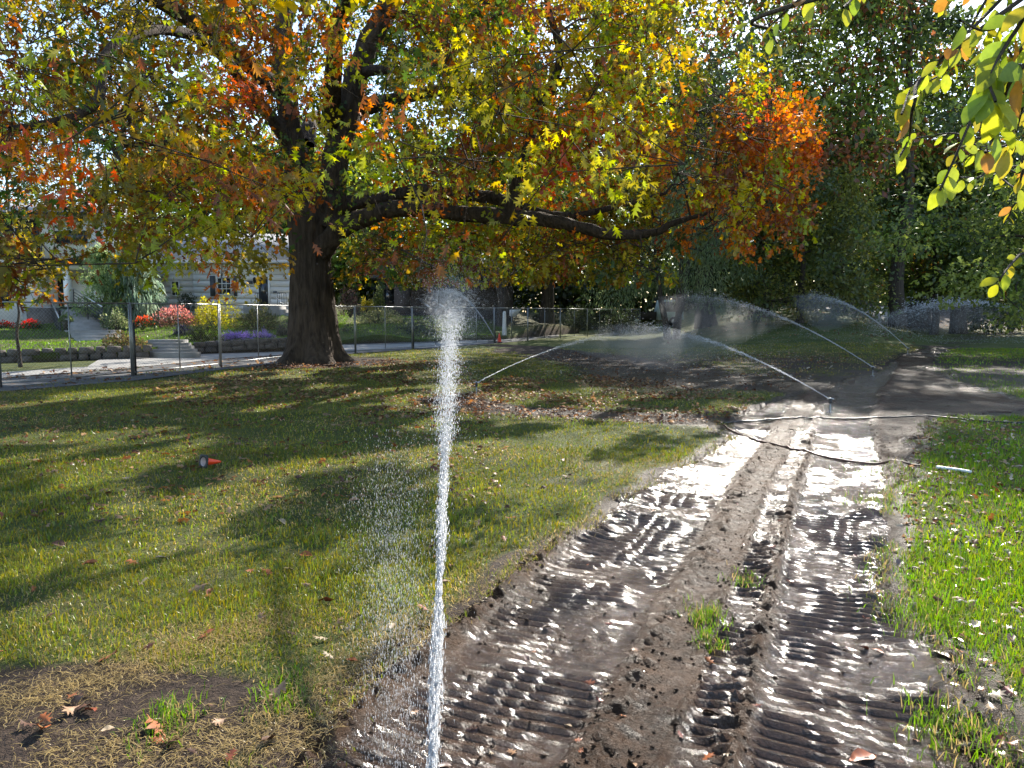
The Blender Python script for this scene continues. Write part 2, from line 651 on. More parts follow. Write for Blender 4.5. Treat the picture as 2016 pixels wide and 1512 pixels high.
def dirt_at(x, y):
    d = np.zeros(np.shape(x))
    n = fbm(x * 1.1, y * 1.1, 4, 9)
    for poly, w, soft in BANDS:
        pd = polydist(x, y, poly) + (n - 0.5) * w * 1.4
        d = np.maximum(d, 1 - ss((pd - w) / soft))
    rt = np.hypot(x - TREE[0], (y - TREE[1]) * 0.9)
    d = np.maximum(d, 0.95 * (1 - ss((rt - 1.9) / 1.8)) * (0.5 + n))
    e = d_in(x, y)
    d = np.maximum(d, 1 - ss((-e - 0.02 - 0.25 * (n - 0.35)) / 0.18))
    d = np.maximum(d, 0.4 * ss((n - 0.64) / 0.1) * ss((14 - y) / 6))
    d = np.maximum(d, 0.95 * ss((y - 13.5) / 4) * ss((34 - y) / 10) * ss((x - 0.2) / 3) * (0.25 + 0.9 * n))
    d = np.maximum(d, 0.9 * ss((y - 55) / 15) * ss((x - 0.3 * y) / 6))
    return np.clip(d, 0, 1)


def ground_h(x, y):
    z = base_h(x, y)
    di = d_in(x, y)
    z = z + 0.035 * (fbm(x * 1.6, y * 1.6, 3, 21) - 0.5) * ss((20 - y) / 10)
    z = z - 0.12 * ss((di + 0.03) / 0.14)
    return z


# ------------------------------------------------------------------ ground sheet
def axis(dense, lo, hi, growth=1.13):
    a = list(dense)
    s = a[1] - a[0]
    v = a[0]
    left = []
    while v > lo:
        s *= growth
        v -= s
        left.append(v)
    s = a[-1] - a[-2]
    v = a[-1]
    right = []
    while v < hi:
        s *= growth
        v += s
        right.append(v)
    return np.array(left[::-1] + a + right)


gx = axis(np.arange(-4.5, 7, 0.09), -700, 700)
gy = axis(np.concatenate([np.arange(1.0, 8, 0.09), np.arange(8, 36, 0.28)]), -60, 1400)
GX, GY = np.meshgrid(gx, gy)
gxf, gyf = GX.ravel(), GY.ravel()
gz = ground_h(gxf, gyf)
nx, ny = len(gx), len(gy)
ii = (np.arange(ny - 1)[:, None] * nx + np.arange(nx - 1)[None, :]).ravel()
GQ = np.stack([ii, ii + 1, ii + nx + 1, ii + nx], 1)
gdirt = dirt_at(gxf, gyf)
gwet = np.clip(gdirt * ss((26 - gyf) / 8) * ss((gxf + 1) / 3), 0, 1)
tag(mesh_np('ground', np.stack([gxf, gyf, gz], 1), [GQ], M_GROUND, smooth=True, attrs={'dirt': gdirt, 'wet': gwet}), kind='structure')

# ------------------------------------------------------------------ muddy track: a real height field with caterpillar prints
TDIR = np.array([0.385, 0.923])
TP0 = np.array([1.15, 2.66])


def mud_h(x, y):
    bend = 0.10 * np.sin(y * 0.35) + 0.018 * np.maximum(y - 5, 0) ** 1.5
    xx = x - bend
    s = (xx - TP0[0]) * TDIR[0] + (y - TP0[1]) * TDIR[1]
    c = (xx - TP0[0]) * TDIR[1] - (y - TP0[1]) * TDIR[0]
    n_big = fbm(x * 0.9, y * 0.9, 3, 31)
    n_mid = fbm(x * 5, y * 5, 4, 33)
    n_fine = fbm(x * 30, y * 30, 2, 35)
    n_crumb = fbm(x * 11, y * 11, 4, 37)
    z = base_h(x, y) - 0.02 + 0.04 * (n_big - 0.5) + 0.035 * (n_mid - 0.5) + 0.018 * (n_crumb - 0.5) * ss((n_mid - 0.3) / 0.3) + 0.012 * (n_fine - 0.5)
    wet = 0.14 + 1.0 * (n_big - 0.45) + 0.9 * (n_crumb - 0.5) + 0.3 * (n_fine - 0.5)
    ridge = np.zeros_like(x)
    for cc, hw, dep, amp, wv in ((0.0, 0.37, 0.020, 0.0115, 0.95), (-0.52, 0.10, 0.010, 0.013, 0.45), (-1.38, 0.42, 0.016, 0.0105, 0.50), (-1.98, 0.13, 0.008, 0.012, 0.3)):
        wob = 0.06 * (vnoise(s * 0.8, s * 0 + cc, 40) - 0.5)
        t = np.abs(c - cc - wob) / hw
        inside = 1 - ss((t - 0.82) / 0.25)
        rim = np.exp(-((t - 1.2) / 0.17) ** 2)
        ph = s / 0.075 + 0.30 * (vnoise(s * 0.6, c * 0.8, 44) - 0.5) + 0.10 * (vnoise(x * 7, y * 7, 45) - 0.5) + 0.25 * np.sin(c * 7)
        w = np.abs(((ph % 1.0) - 0.5) * 2)
        teeth = ss((w - 0.52) / 0.30) * 1.6 - 0.5
        brk = 0.30 + 0.70 * ss((fbm(x * 3.1, y * 3.1, 3, 46) - 0.30) / 0.25)
        z = z - dep * inside + 0.030 * rim * ss((n_crumb - 0.35) / 0.3)
        z = z + amp * teeth * inside * brk - 0.02 * (n_mid - 0.5) * inside - 0.010 * (n_fine - 0.5) * inside - 0.018 * (n_crumb - 0.5) * inside * ss((n_mid - 0.3) / 0.3)
        wet = wet + wv * inside - 0.5 * rim * n_mid
    far = ss((y - 7.5) / 4)
    wet = wet + 0.12 * far
    di = d_in(x, y)
    z = z + 0.03 * np.exp(-((di - 0.12) / 0.12) ** 2) * n_mid * 1.5
    z = z - 0.12 * ss((-di + 0.02) / 0.12)
    return z, np.clip(wet, 0, 1)


def mud_sheet(ss_, cs_):
    """grid whose rows run across the direction of travel, like the prints"""
    S, Cc = np.meshgrid(ss_, cs_, indexing='ij')
    S, Cc = S.ravel(), Cc.ravel()
    xx = TP0[0] + S * TDIR[0] + Cc * TDIR[1]
    y = TP0[1] + S * TDIR[1] - Cc * TDIR[0]
    x = xx + 0.10 * np.sin(y * 0.35) + 0.018 * np.maximum(y - 5, 0) ** 1.5
    z, w = mud_h(x, y)
    nc = len(cs_)
    i = (np.arange(len(ss_) - 1)[:, None] * nc + np.arange(nc - 1)[None, :]).ravel()
    return np.stack([x, y, z], 1), np.stack([i, i + 1, i + nc + 1, i + nc], 1), w


S_MID = 8.2
V1, F1, W1 = mud_sheet(np.concatenate([np.arange(-1.5, 4, 0.0125), np.arange(4, S_MID, 0.022), [S_MID]]), np.linspace(-2.6, 1.5, 180))
V2, F2, W2 = mud_sheet(np.concatenate([np.arange(S_MID, 14, 0.06), np.arange(14, 38, 0.22)]), np.linspace(-9, 10, 190))
F1 = F1[:, ::-1]
F2 = F2[:, ::-1]
tag(mesh_np('muddy_track', np.concatenate([V1, V2]), [np.concatenate([F1, F2 + len(V1)])], M_MUD, smooth=True, attrs={'wet': np.concatenate([W1, W2])}),
    'rutted wet brown mud track with caterpillar prints', kind='structure')


def top_h(x, y):
    x, y = np.atleast_1d(np.asarray(x, float)), np.atleast_1d(np.asarray(y, float))
    return np.maximum(ground_h(x, y), np.where(d_in(x, y) > -0.3, mud_h(x, y)[0], -9))


# puddle of brown water in the left rut
m_, nt_, b_, _o = new_mat('muddy_water')
b_.inputs['Base Color'].default_value = (0.13, 0.085, 0.055, 1)
b_.inputs['Roughness'].default_value = 0.07
b_.inputs['Specular IOR Level'].default_value = 0.55
bump(nt_, noise(nt_, coords(nt_), 28, 3), 0.35, 0.01, b_)
M_PUD = m_


def puddle(cpx, length, width, z):
    c = gnd(*cpx)
    a = np.linspace(0, 2 * math.pi, 40, endpoint=False)
    rr = 0.75 + 0.5 * vnoise(np.cos(a) * 2 + 5, np.sin(a) * 2 + 5, 60)
    u, w = np.cos(a) * length * rr, np.sin(a) * width * rr
    V = np.stack([c[0] + u * TDIR[0] + w * TDIR[1], c[1] + u * TDIR[1] - w * TDIR[0], np.full(40, z)], 1)
    V = np.concatenate([[[c[0], c[1], z]], V])
    F = [[0, 1 + i, 1 + (i + 1) % 40] for i in range(40)]
    tag(mesh_np('puddle', V, [F], M_PUD), kind='structure')


puddle((985, 1345), 0.62, 0.18, -0.046)
puddle((1100, 1195), 0.40, 0.15, -0.047)

# ------------------------------------------------------------------ street beyond the fence
def sheet(name, px, mat, z, kind='structure'):
    P = [gnd(*p) for p in px]
    n = len(P) // 2
    V = [(p[0], p[1], z + float(base_h(np.array(p[0]), np.array(p[1])))) for p in P]
    V2, F = [], []
    for i in range(n):
        a, b = np.array(V[i]), np.array(V[2 * n - 1 - i])
        V2 += [a, b]
    for i in range(n - 1):
        F.append([2 * i, 2 * i + 2, 2 * i + 3, 2 * i + 1])
    return tag(mesh_np(name, V2, [F], mat), kind=kind)


sheet('street', [(-900, 856), (-300, 800), (0, 771), (262, 750), (420, 731), (560, 714), (690, 697), (850, 686), (985, 676), (1100, 664),
                 (1100, 655), (985, 663), (850, 671), (690, 672), (560, 690), (420, 706), (262, 727), (0, 745), (-300, 765), (-900, 805)], M_ASPH, 0.012)
sheet('gutter', [(-900, 804), (-300, 764), (0, 744), (262, 726), (262, 717), (0, 734), (-300, 752), (-900, 785)], M_CONC, 0.02)
sheet('driveway', [(160, 731), (300, 722), (430, 709), (565, 699), (565, 693), (430, 697), (300, 700), (200, 707)], M_CONC, 0.03)
sheet('sidewalk', [(655, 692), (760, 689), (860, 684), (960, 676), (960, 670), (860, 676), (760, 679), (655, 681)], M_CONC, 0.024)

# ------------------------------------------------------------------ raised gardens: one terrace sheet with measured heights
GC = [at(-60, 697, 24.3), at(100, 694, 25), at(290, 688, 27), at(0, 648, 34), at(100, 646, 34), at(60, 670, 29), at(-200, 690, 25), at(-300, 640, 37),
      at(220, 668, 29.5), at(240, 640, 34), at(330, 640, 34), at(420, 652, 33), at(470, 655, 33), at(430, 678, 30), at(560, 668, 31.5), at(520, 640, 36),
      at(400, 625, 38), at(560, 620, 39), at(650, 674, 38), at(650, 645, 43), at(720, 640, 45), at(780, 625, 49), at(860, 622, 52), at(850, 668, 42), at(1000, 660, 46),
      at(1000, 640, 52), at(200, 618, 37), at(0, 606, 42), at(300, 600, 48), at(600, 600, 50), at(700, 600, 60), at(900, 605, 62), at(1050, 615, 66), at(-500, 610, 45), at(1150, 645, 60)]
GC = np.array(GC)


def garden_h(x, y):
    return garden_raw(x, y) - 0.40 * np.exp(-((x - STEPC[0]) / 2.4) ** 2 - ((y - STEPC[1]) / 3.2) ** 2)


STEPC = at(188, 650, 32.5)


def garden_raw(x, y):
    w = 1 / ((x[:, None] - GC[:, 0]) ** 2 + (y[:, None] - GC[:, 1]) ** 2 + 0.8) ** 1.6
    return (w * GC[:, 2]).sum(1) / w.sum(1)


front = np.array([at(-520, 700, 21)[:2], at(-60, 697, 24.3)[:2], at(100, 694, 25)[:2], at(290, 688, 27)[:2], at(380, 684, 29)[:2], at(430, 680, 30)[:2], at(565, 668, 31.5)[:2],
                  at(650, 674, 38)[:2], at(850, 668, 42)[:2], at(1000, 660, 46)[:2], at(1140, 647, 60)[:2]])
fa = np.linspace(0, len(front) - 1, 130)
FX = np.interp(fa, np.arange(len(front)), front[:, 0])
FY = np.interp(fa, np.arange(len(front)), front[:, 1])
bb = np.linspace(0, 1, 60) ** 1.5 * 40
GXX = (FX[:, None] - 0.12 * bb[None, :]).ravel()
GYY = (FY[:, None] + bb[None, :]).ravel()
GZZ = garden_h(GXX, GYY) + 0.05 * (fbm(GXX, GYY, 3, 70) - 0.5)
ii = (np.arange(129)[:, None] * 60 + np.arange(59)[None, :]).ravel()
V = np.stack([GXX, GYY, GZZ], 1)
F = np.stack([ii, ii + 60, ii + 61, ii + 1], 1)
# skirt along the front edge
sk = np.stack([FX, FY, np.full(len(FX), -0.1)], 1)
n0 = len(V)
V = np.concatenate([V, sk])
fi = np.arange(129)
F = np.concatenate([F, np.stack([n0 + fi, n0 + fi + 1, (fi + 1) * 60, fi * 60], 1)])
gd = np.concatenate([np.clip(0.5 * ss((GYY - 46) / 6) + 0.0, 0, 1), np.ones(len(sk))])
tag(mesh_np('garden_terrace', V, [F], M_GROUND, smooth=True, attrs={'dirt': gd, 'wet': gd * 0}), kind='structure')

# garden lawn blades
n = 26000
gi = rng.random(n) * (len(front) - 2)
gb = rng.random(n) ** 1.2 * 15
x = np.interp(gi, np.arange(len(front)), front[:, 0]) - 0.12 * gb
y = np.interp(gi, np.arange(len(front)), front[:, 1]) + 0.1 + gb
z = garden_h(x, y)
sidev = rng.uniform(0, 6.283, n)
p0 = np.stack([x, y, z], 1)
sv = np.stack([np.cos(sidev), np.sin(sidev), 0 * x], 1) * 0.02
tip = p0 + np.stack([rng.normal(0, 0.03, n), rng.normal(0, 0.03, n), rng.uniform(0.03, 0.09, n)], 1)
col = np.array([0.14, 0.24, 0.02]) * (0.6 + 0.8 * rng.random(n))[:, None]
tag(mesh_np('garden_grass', np.stack([p0 - sv, p0 + sv, tip], 1).reshape(-1, 3), [np.arange(3 * n).reshape(-1, 3)], M_GRASS, None, np.repeat(col, 3, axis=0)), 'sunny front lawns above the stone walls', kind='stuff')

# far bright park path beyond the trees on the right
pp = [at(1640, 617, 62), at(1700, 610, 68), at(1770, 602, 78), at(1800, 598, 90)]
V, F = [], []
for i, p in enumerate(pp):
    w = 1.6
    for sgn in (-1, 1):
        x, y = p[0] + sgn * w * (1.1 + 0.2 * i), p[1]
        V.append((x, y, float(base_h(np.array(x), np.array(y))) + 0.05))
for i in range(len(pp) - 1):
    F.append([2 * i, 2 * i + 1, 2 * i + 3, 2 * i + 2])
tag(mesh_np('park_path', V, [F], M_CONC), kind='structure')

# ------------------------------------------------------------------ grass blades
def blades(name, x, y, z, h, w, col, lean, mat, label, segs=2):
    n = len(x)
    az = rng.uniform(0, 2 * math.pi, n)
    side = np.stack([np.cos(az), np.sin(az), np.zeros(n)], 1)
    la = rng.uniform(0, 2 * math.pi, n)
    ld = np.stack([np.cos(la), np.sin(la), np.zeros(n)], 1)
    p0 = np.stack([x, y, z - 0.004], 1)
    up = np.array([0, 0, 1.0])
    mid = p0 + up * (h * 0.6 * (1 - 0.35 * lean))[:, None] + ld * (h * 0.25 * lean)[:, None]
    tip = p0 + up * (h * (1 - 0.62 * lean))[:, None] + ld * (h * 0.85 * lean)[:, None]
    hw = (w / 2)[:, None]
    if segs == 2:
        V = np.stack([p0 - side * hw, p0 + side * hw, mid + side * hw * 0.75, mid - side * hw * 0.75, tip], 1).reshape(-1, 3)
        b = np.arange(n)[:, None] * 5
        F3 = b + np.array([[3, 2, 4]])
        F4 = b + np.array([[0, 1, 2, 3]])
        K = np.repeat(col, 5, axis=0)
        o = mesh_np(name, V, [F4, F3], mat, None, K)
    else:
        V = np.stack([p0 - side * hw, p0 + side * hw, tip], 1).reshape(-1, 3)
        o = mesh_np(name, V, [np.arange(3 * n).reshape(-1, 3)], mat, None, np.repeat(col, 3, axis=0))
    return tag(o, label, kind='stuff')


GREEN_L, GREEN_R, STRAW = np.array([0.16, 0.19, 0.024]), np.array([0.145, 0.25, 0.022]), np.array([0.42, 0.31, 0.13])


def lawn_points(y0, y1, dens, margin=0.71):
    wmax = margin * (y1 + 0.5) + 1.8
    n = int(2 * wmax * (y1 - y0) * dens)
    y = rng.uniform(y0, y1, n)
    x = rng.uniform(-wmax, wmax, n)
    half = margin * (y + 0.5)
    k0 = (np.abs(x) < half) | ((np.abs(x) < half + 1.8) & (rng.random(n) < 0.4))   # sparser beside the view
    x, y = x[k0], y[k0]
    n = len(x)
    l, r = track_edges(y)
    d = d_in(x, y)
    dirt = dirt_at(x, y)
    keep = (d < -0.01) & (rng.random(n) > dirt * 1.15)
    # asphalt, garden and far side get none
    k2 = (polydist(x, y, world_line([(-300, 800), (0, 768), (262, 748), (420, 729), (565, 710), (700, 694), (850, 684), (985, 674), (1100, 664)])) > 0.2)
    line = np.interp(y, [10, 14, 18.5, 27, 33, 40, 60], [-13, -11.6, -10.1, -7.7, -4.5, -1, 9])
    keep &= k2 & (x > line)
    x, y = x[keep], y[keep]
    right = x > (l + r)[keep] / 2
    return x, y, right


def lawn(name, y0, y1, dens, h0, w0, segs, label):
    x, y, right = lawn_points(y0, y1, dens)
    n = len(x)
    z = ground_h(x, y)
    pn = fbm(x * 0.8, y * 0.8, 3, 80)
    edge = np.exp(-np.maximum(-d_in(x, y), 0) / 0.35)
    strawp = np.clip(0.10 + 1.7 * (pn - 0.47) + 0.55 * edge + 0.25 * ss((y - 9) / 9) + 0.35 * dirt_at(x, y) + 0.45 * ss((3.6 - y) / 0.8), 0.04, 0.93)
    strawp = np.where(right, np.clip(strawp * 0.35 - 0.02, 0.02, 0.6), strawp)
    straw = rng.random(n) < strawp
    col = np.where(right[:, None], GREEN_R, GREEN_L) * (0.65 + 0.7 * rng.random(n))[:, None]
    col[:, 0] *= 0.75 + 0.8 * rng.random(n)
    col = np.where(straw[:, None], STRAW * (0.45 + 0.8 * rng.random(n))[:, None], col)
    col = col * (0.7 + 0.6 * vnoise(x * 1.7, y * 1.7, 86))[:, None]
    h = h0 * (0.35 + 1.1 * rng.random(n) ** 1.3) * np.where(right, 1.25, 1.0) * np.where(straw, 0.8, 1) * (0.7 + 0.7 * vnoise(x * 3, y * 3, 83))
    lean = np.where(straw, rng.uniform(0.5, 1.25, n), rng.uniform(0.15, 0.9, n))
    blades(name, x, y, z, h, w0 * (0.6 + 0.8 * rng.random(n)), col, lean, M_GRASS, label, segs)


lawn('grass', 1.7, 5.0, 5600, 0.052, 0.0050, 2, 'near mown grass with dry straw on both sides of the mud')
lawn('grass', 5.0, 9.0, 1900, 0.052, 0.0080, 2, 'mown lawn grass around the toppled cone')
lawn('grass', 9.0, 18.0, 620, 0.05, 0.016, 1, 'lawn grass out to the big oak')
lawn('grass', 18.0, 34.0, 170, 0.055, 0.035, 1, 'shaded lawn grass beyond the oak')


def tuft(px, rad, n, h=0.09, straw=0.25):
    c = gnd(*px)
    x, y = c[0] + rng.normal(0, rad, n), c[1] + rng.normal(0, rad * 1.6, n)
    z = top_h(x, y)
    s = rng.random(n) < straw
    col = np.where(s[:, None], STRAW * 0.9, GREEN_R * (0.6 + 0.7 * rng.random(n))[:, None])
    return x, y, z, h * (0.4 + 0.8 * rng.random(n)), col


T = [tuft((1388, 1215), 0.05, 260), tuft((1400, 1265), 0.035, 140), tuft((1465, 1140), 0.06, 160, 0.06), tuft((1720, 985), 0.12, 160, 0.07), tuft((1830, 1230), 0.10, 500, 0.11, 0.1),
     tuft((1860, 1420), 0.07, 240), tuft((1905, 1470), 0.08, 200), tuft((1780, 930), 0.2, 260, 0.08, 0.1), tuft((330, 1420), 0.06, 300, 0.08, 0.2), tuft((560, 1370), 0.06, 240, 0.08, 0.2)]
x, y, z, h, col = (np.concatenate([t[k] for t in T]) for k in range(5))
blades('grass_tufts', x, y, z, h, np.full(len(x), 0.005), col, rng.uniform(0.2, 1.0, len(x)), M_GRASS, 'stray grass tufts left standing in and beside the mud')

# grass hanging over the torn edge of the track
ye = 1.8 + 9.5 * rng.random(7000) ** 1.4
el, er = track_edges(ye)
xe = np.where(rng.random(7000) < 0.5, el, er) + rng.normal(0, 0.07, 7000)
ke = fbm(xe * 3, ye * 3, 2, 88) > 0.47
xe, ye = xe[ke], ye[ke]
n = len(xe)
col = np.where((rng.random(n) < 0.45)[:, None], STRAW * 0.8, np.where((xe > 1.2 + 0.2 * ye)[:, None], GREEN_R, GREEN_L)) * (0.6 + 0.8 * rng.random(n))[:, None]
blades('edge_grass', xe, ye, top_h(xe, ye), 0.07 * (0.4 + rng.random(n)), np.full(n, 0.0045), col, rng.uniform(0.4, 1.2, n), M_GRASS, 'torn grass hanging over the edges of the mud')

# straw and dead thatch lying over the bare patch at the near left
def thatch(n, poly_px, spread, yscale=1.0):
    P = world_line(poly_px)
    k = rng.integers(0, len(P) - 1, n)
    t = rng.random(n)[:, None]
    q = P[k] * (1 - t) + P[k + 1] * t + rng.normal(0, spread, (n, 2))
    return q[:, 0], q[:, 1]


xs, ys = [], []
for n, poly, sp_ in ((4600, [(-60, 1400), (250, 1330), (420, 1260), (560, 1215)], 0.13), (3000, [(60, 1512), (330, 1470), (560, 1460), (660, 1400)], 0.14),
                     (1500, [(600, 1360), (760, 1290), (860, 1215)], 0.08), (900, [(900, 1190), (1050, 1090), (1190, 1010)], 0.07)):
    a, b = thatch(n, poly, sp_)
    xs.append(a); ys.append(b)
x, y = np.concatenate(xs), np.concatenate(ys)
k = d_in(x, y) < 0.12
x, y = x[k], y[k]
n = len(x)
az = rng.uniform(0, 2 * math.pi, n)
ln = rng.uniform(0.012, 0.06, n)
d = np.stack([np.cos(az), np.sin(az), rng.uniform(-0.05, 0.25, n)], 1)
s = np.stack([-np.sin(az), np.cos(az), np.zeros(n)], 1)
p = np.stack([x, y, top_h(x, y) + rng.uniform(0.002, 0.015, n)], 1)
w = (0.0009 + 0.0008 * rng.random(n))[:, None]
q = p + d * ln[:, None] * 0.5 + s * rng.normal(0, 0.006, n)[:, None] + np.array([0, 0, 0.006])
e = p + d * ln[:, None]
V = np.stack([p - s * w, p + s * w, q + s * w, q - s * w, e], 1).reshape(-1, 3)
b = np.arange(n)[:, None] * 5
col = STRAW * (0.5 + 0.9 * rng.random(n))[:, None]
tag(mesh_np('dead_thatch', V, [b + np.array([[0, 1, 2, 3]]), b + np.array([[3, 2, 4]])], M_GRASS, None, np.repeat(col, 5, axis=0)),
    'dry straw thatch over the bare soil at the near left', kind='stuff')

# mud clods
ico = np.array([(0, 0, 1), (0.9, 0, 0.1), (0.28, 0.85, 0), (-0.72, 0.53, 0.1), (-0.72, -0.53, -0.1), (0.28, -0.85, 0.1), (0, 0, -0.7)], float)
icf = np.array([(0, 1, 2), (0, 2, 3), (0, 3, 4), (0, 4, 5), (0, 5, 1), (6, 2, 1), (6, 3, 2), (6, 4, 3), (6, 5, 4), (6, 1, 5)])
n = 12000
y = 1.8 + 9 * rng.random(n) ** 1.6
l, r = track_edges(y)
x = l + (r - l) * rng.random(n)
z, w_ = mud_h(x, y)
keep = rng.random(n) > w_ * 0.95
x, y, z = x[keep], y[keep], z[keep]
n = len(x)
sz = 0.003 + 0.011 * rng.random(n) ** 4
a = rng.uniform(0, 6.28, n)
rot = np.stack([np.stack([np.cos(a), -np.sin(a), 0 * a], 1), np.stack([np.sin(a), np.cos(a), 0 * a], 1), np.stack([0 * a, 0 * a, 0 * a + 0.7], 1)], 1)
V = np.einsum('nij,kj->nki', rot, ico) * (sz[:, None, None] * rng.uniform(0.6, 1.4, (n, 7, 1)))
V = V + np.stack([x, y, z + sz * 0.3], 1)[:, None, :]
F = (np.arange(n)[:, None, None] * 7 + icf[None]).reshape(-1, 3)
tag(mesh_np('mud_clods', V.reshape(-1, 3), [F], M_MUD, attrs={'wet': np.repeat(np.full(n, 0.12), 7)}), 'crumbs and clods of mud on the track', kind='stuff')

# ------------------------------------------------------------------ leaves
def leaf_oak():
    sp_ = [(0.03, 0.10), (0.06, 0.32), (0.075, 0.55), (0.06, 0.76)]
    V = [(0, -0.12, 0), (0, 1, -0.06)]
    for w, y in sp_: V += [(-w, y, 0), (w, y, 0)]
    tips = [(0.25, 0.26), (0.37, 0.54), (0.26, 0.84)]
    for w, y in tips: V += [(-w * 0.95, y, -0.62 * w), (w * 0.95, y, -0.5 * w)]
    F = [(0, 3, 2)]
    for k in range(3):
        a = 2 + 2 * k
        F += [(a, a + 1, a + 3), (a, a + 3, a + 2), (a, a + 2, 10 + 2 * k), (a + 1, 11 + 2 * k, a + 3)]
    F += [(8, 9, 1)]
    return np.array(V, float), np.array(F)


def leaf_oak_low():
    V = [(0, 0, 0), (0.09, 0.5, 0.04), (0, 1, -0.14), (-0.09, 0.5, 0.04), (0.34, 0.40, -0.18), (-0.33, 0.44, -0.16), (0.25, 0.84, -0.16), (-0.26, 0.80, -0.2)]
    F = [(0, 1, 3), (3, 1, 2), (0, 4, 1), (3, 5, 0), (1, 6, 2), (2, 7, 3)]
    return np.array(V, float), np.array(F)


def leaf_simple():
    V = [(0, 0, 0), (0.28, 0.5, -0.08), (0, 1, -0.1), (-0.28, 0.5, -0.08)]
    return np.array(V, float), np.array([(0, 1, 2), (0, 2, 3)])


def leaf_narrow():
    V = [(0, 0, 0), (0.09, 0.45, 0), (0, 1, -0.15), (-0.09, 0.45, 0)]
    return np.array(V, float), np.array([(0, 1, 2), (0, 2, 3)])


OAK, OAKLOW, DIAMOND, NARROW = leaf_oak(), leaf_oak_low(), leaf_simple(), leaf_narrow()


def put_leaves(tmpl, pos, d, nrm, size, col):
    """arrays for N copies of a leaf template"""
    TV, TF = tmpl
    d = unit(d)
    s = unit(np.cross(d, nrm))
    u = np.cross(s, d)
    V = pos[:, None, :] + size[:, None, None] * (TV[None, :, 0:1] * s[:, None, :] + TV[None, :, 1:2] * d[:, None, :] + TV[None, :, 2:3] * u[:, None, :])
    n, k = len(pos), len(TV)
    F = (np.arange(n)[:, None, None] * k + TF[None]).reshape(-1, 3)
    return V.reshape(-1, 3), F, np.repeat(col, k, axis=0)


def grow(nodes, parents, radii, targets, steps=4, sag=0.12, jit=0.12, pen=0.0):
    """attach every target point to the nearest skeleton node with a curved chain"""
    P = [np.array(p, float) for p in nodes]
    ends = []
    base = np.array(P)
    order = np.argsort([np.min(np.linalg.norm(base - t, axis=1)) for t in targets])
    arr = np.zeros((len(P) + len(targets) * steps + 5, 3))
    arr[:len(P)] = P
    n = len(P)
    for k in order:
        t = targets[k]
        dd = np.linalg.norm(arr[:n] - t, axis=1) + pen * np.maximum(arr[:n, 2] - t[2], 0)
        i = int(np.argmin(dd))
        a = arr[i].copy()
        L = np.linalg.norm(t - a)
        prev = i
        for q in range(1, steps + 1):
            f = q / steps
            p = a + (t - a) * f
            p[2] += math.sin(f * math.pi) * sag * L
            if q < steps: p += rng.normal(0, jit * L * 0.25, 3)
            arr[n] = p
            parents.append(prev)
            radii.append(-1)
            prev = n
            n += 1
        ends.append(prev)
    return arr[:n], parents, radii, ends, order


def fill_radii(n0, parents, radii, r_tip, power=0.5):
    n = len(parents)
    cnt = np.zeros(n)
    has = np.zeros(n, bool)
    for i in range(n - 1, -1, -1):
        if cnt[i] == 0: cnt[i] = 1
        if parents[i] >= 0:
            cnt[parents[i]] += cnt[i] if not has[parents[i]] else cnt[i]
            has[parents[i]] = True
    r = np.array(radii, float)
    m = r < 0
    r[m] = r_tip * np.maximum(cnt[m], 1) ** power
    # never thicker than the parent
    for i in range(n):
        if m[i] and parents[i] >= 0: r[i] = min(r[i], r[parents[i]] * 0.85)
    return r


def edges_mesh(acc, P, parents, r, first, sides=5):
    idx = np.array([i for i in range(first, len(P)) if parents[i] >= 0])
    if len(idx) == 0: return
    a, b = P[np.array(parents)[idx]], P[idx]
    ra = np.minimum(r[np.array(parents)[idx]], r[idx] * 1.35)
    rb = r[idx]
    frusta(acc, a, b, ra, rb, sides)


def frusta(acc, a, b, ra, rb, sides=5):
    d = unit(b - a)
    ref = np.where(np.abs(d[:, 2:3]) > 0.9, np.array([[1.0, 0, 0]]), np.array([[0, 0, 1.0]]))
    s = unit(np.cross(d, ref))
    u = np.cross(s, d)
    th = np.linspace(0, 2 * math.pi, sides, endpoint=False)
    ring = np.cos(th)[None, :, None] * s[:, None, :] + np.sin(th)[None, :, None] * u[:, None, :]
    V = np.concatenate([a[:, None, :] + ring * ra[:, None, None], b[:, None, :] + ring * rb[:, None, None]], 1)
    n = len(a)
    j = np.arange(sides)
    k = (j + 1) % sides
    Q = np.stack([j, k, sides + k, sides + j], 1)
    F = (np.arange(n)[:, None, None] * 2 * sides + Q[None]).reshape(-1, 4)
    acc.add(V.reshape(-1, 3), F)


# ------------------------------------------------------------------ the big oak
OG = np.array([TREE[0], TREE[1], 0.0])
oak = thing('oak_tree', OG, 'huge spreading oak turning gold and orange, thick dark trunk beside the fence', 'tree')


def PX(lst, Ys):
    return [at(px, py, y) for (px, py), y in zip(lst, Ys)]


# trunk with root flare and furrowed bark
tz = np.array([-0.15, 0.05, 0.25, 0.55, 0.95, 1.6, 2.4, 3.1, 3.8, 4.5, 5.0])
tr = np.array([1.25, 1.12, 0.99, 0.88, 0.80, 0.75, 0.69, 0.65, 0.66, 0.72, 0.62])
tcx = np.array([0, 0, 0, 0, 0, 0.0, -0.02, -0.03, -0.04, 0.0, 0.05])
zz = np.linspace(-0.15, 5.0, 110)
th = np.linspace(0, 2 * math.pi, 120, endpoint=False)
ZZ, TH = np.meshgrid(zz, th, indexing='ij')
rad = np.interp(ZZ, tz, tr)
flare = np.exp(-np.maximum(ZZ, 0) / 0.45)
rad = rad * (1 + 0.20 * flare * np.sin(TH * 5 + 0.7) + 0.09 * flare * np.sin(TH * 9 + 2))
fur = vnoise(TH * 120 / (2 * math.pi) / 3.1, ZZ * 1.3 + 0.4 * np.sin(TH * 3), 90)
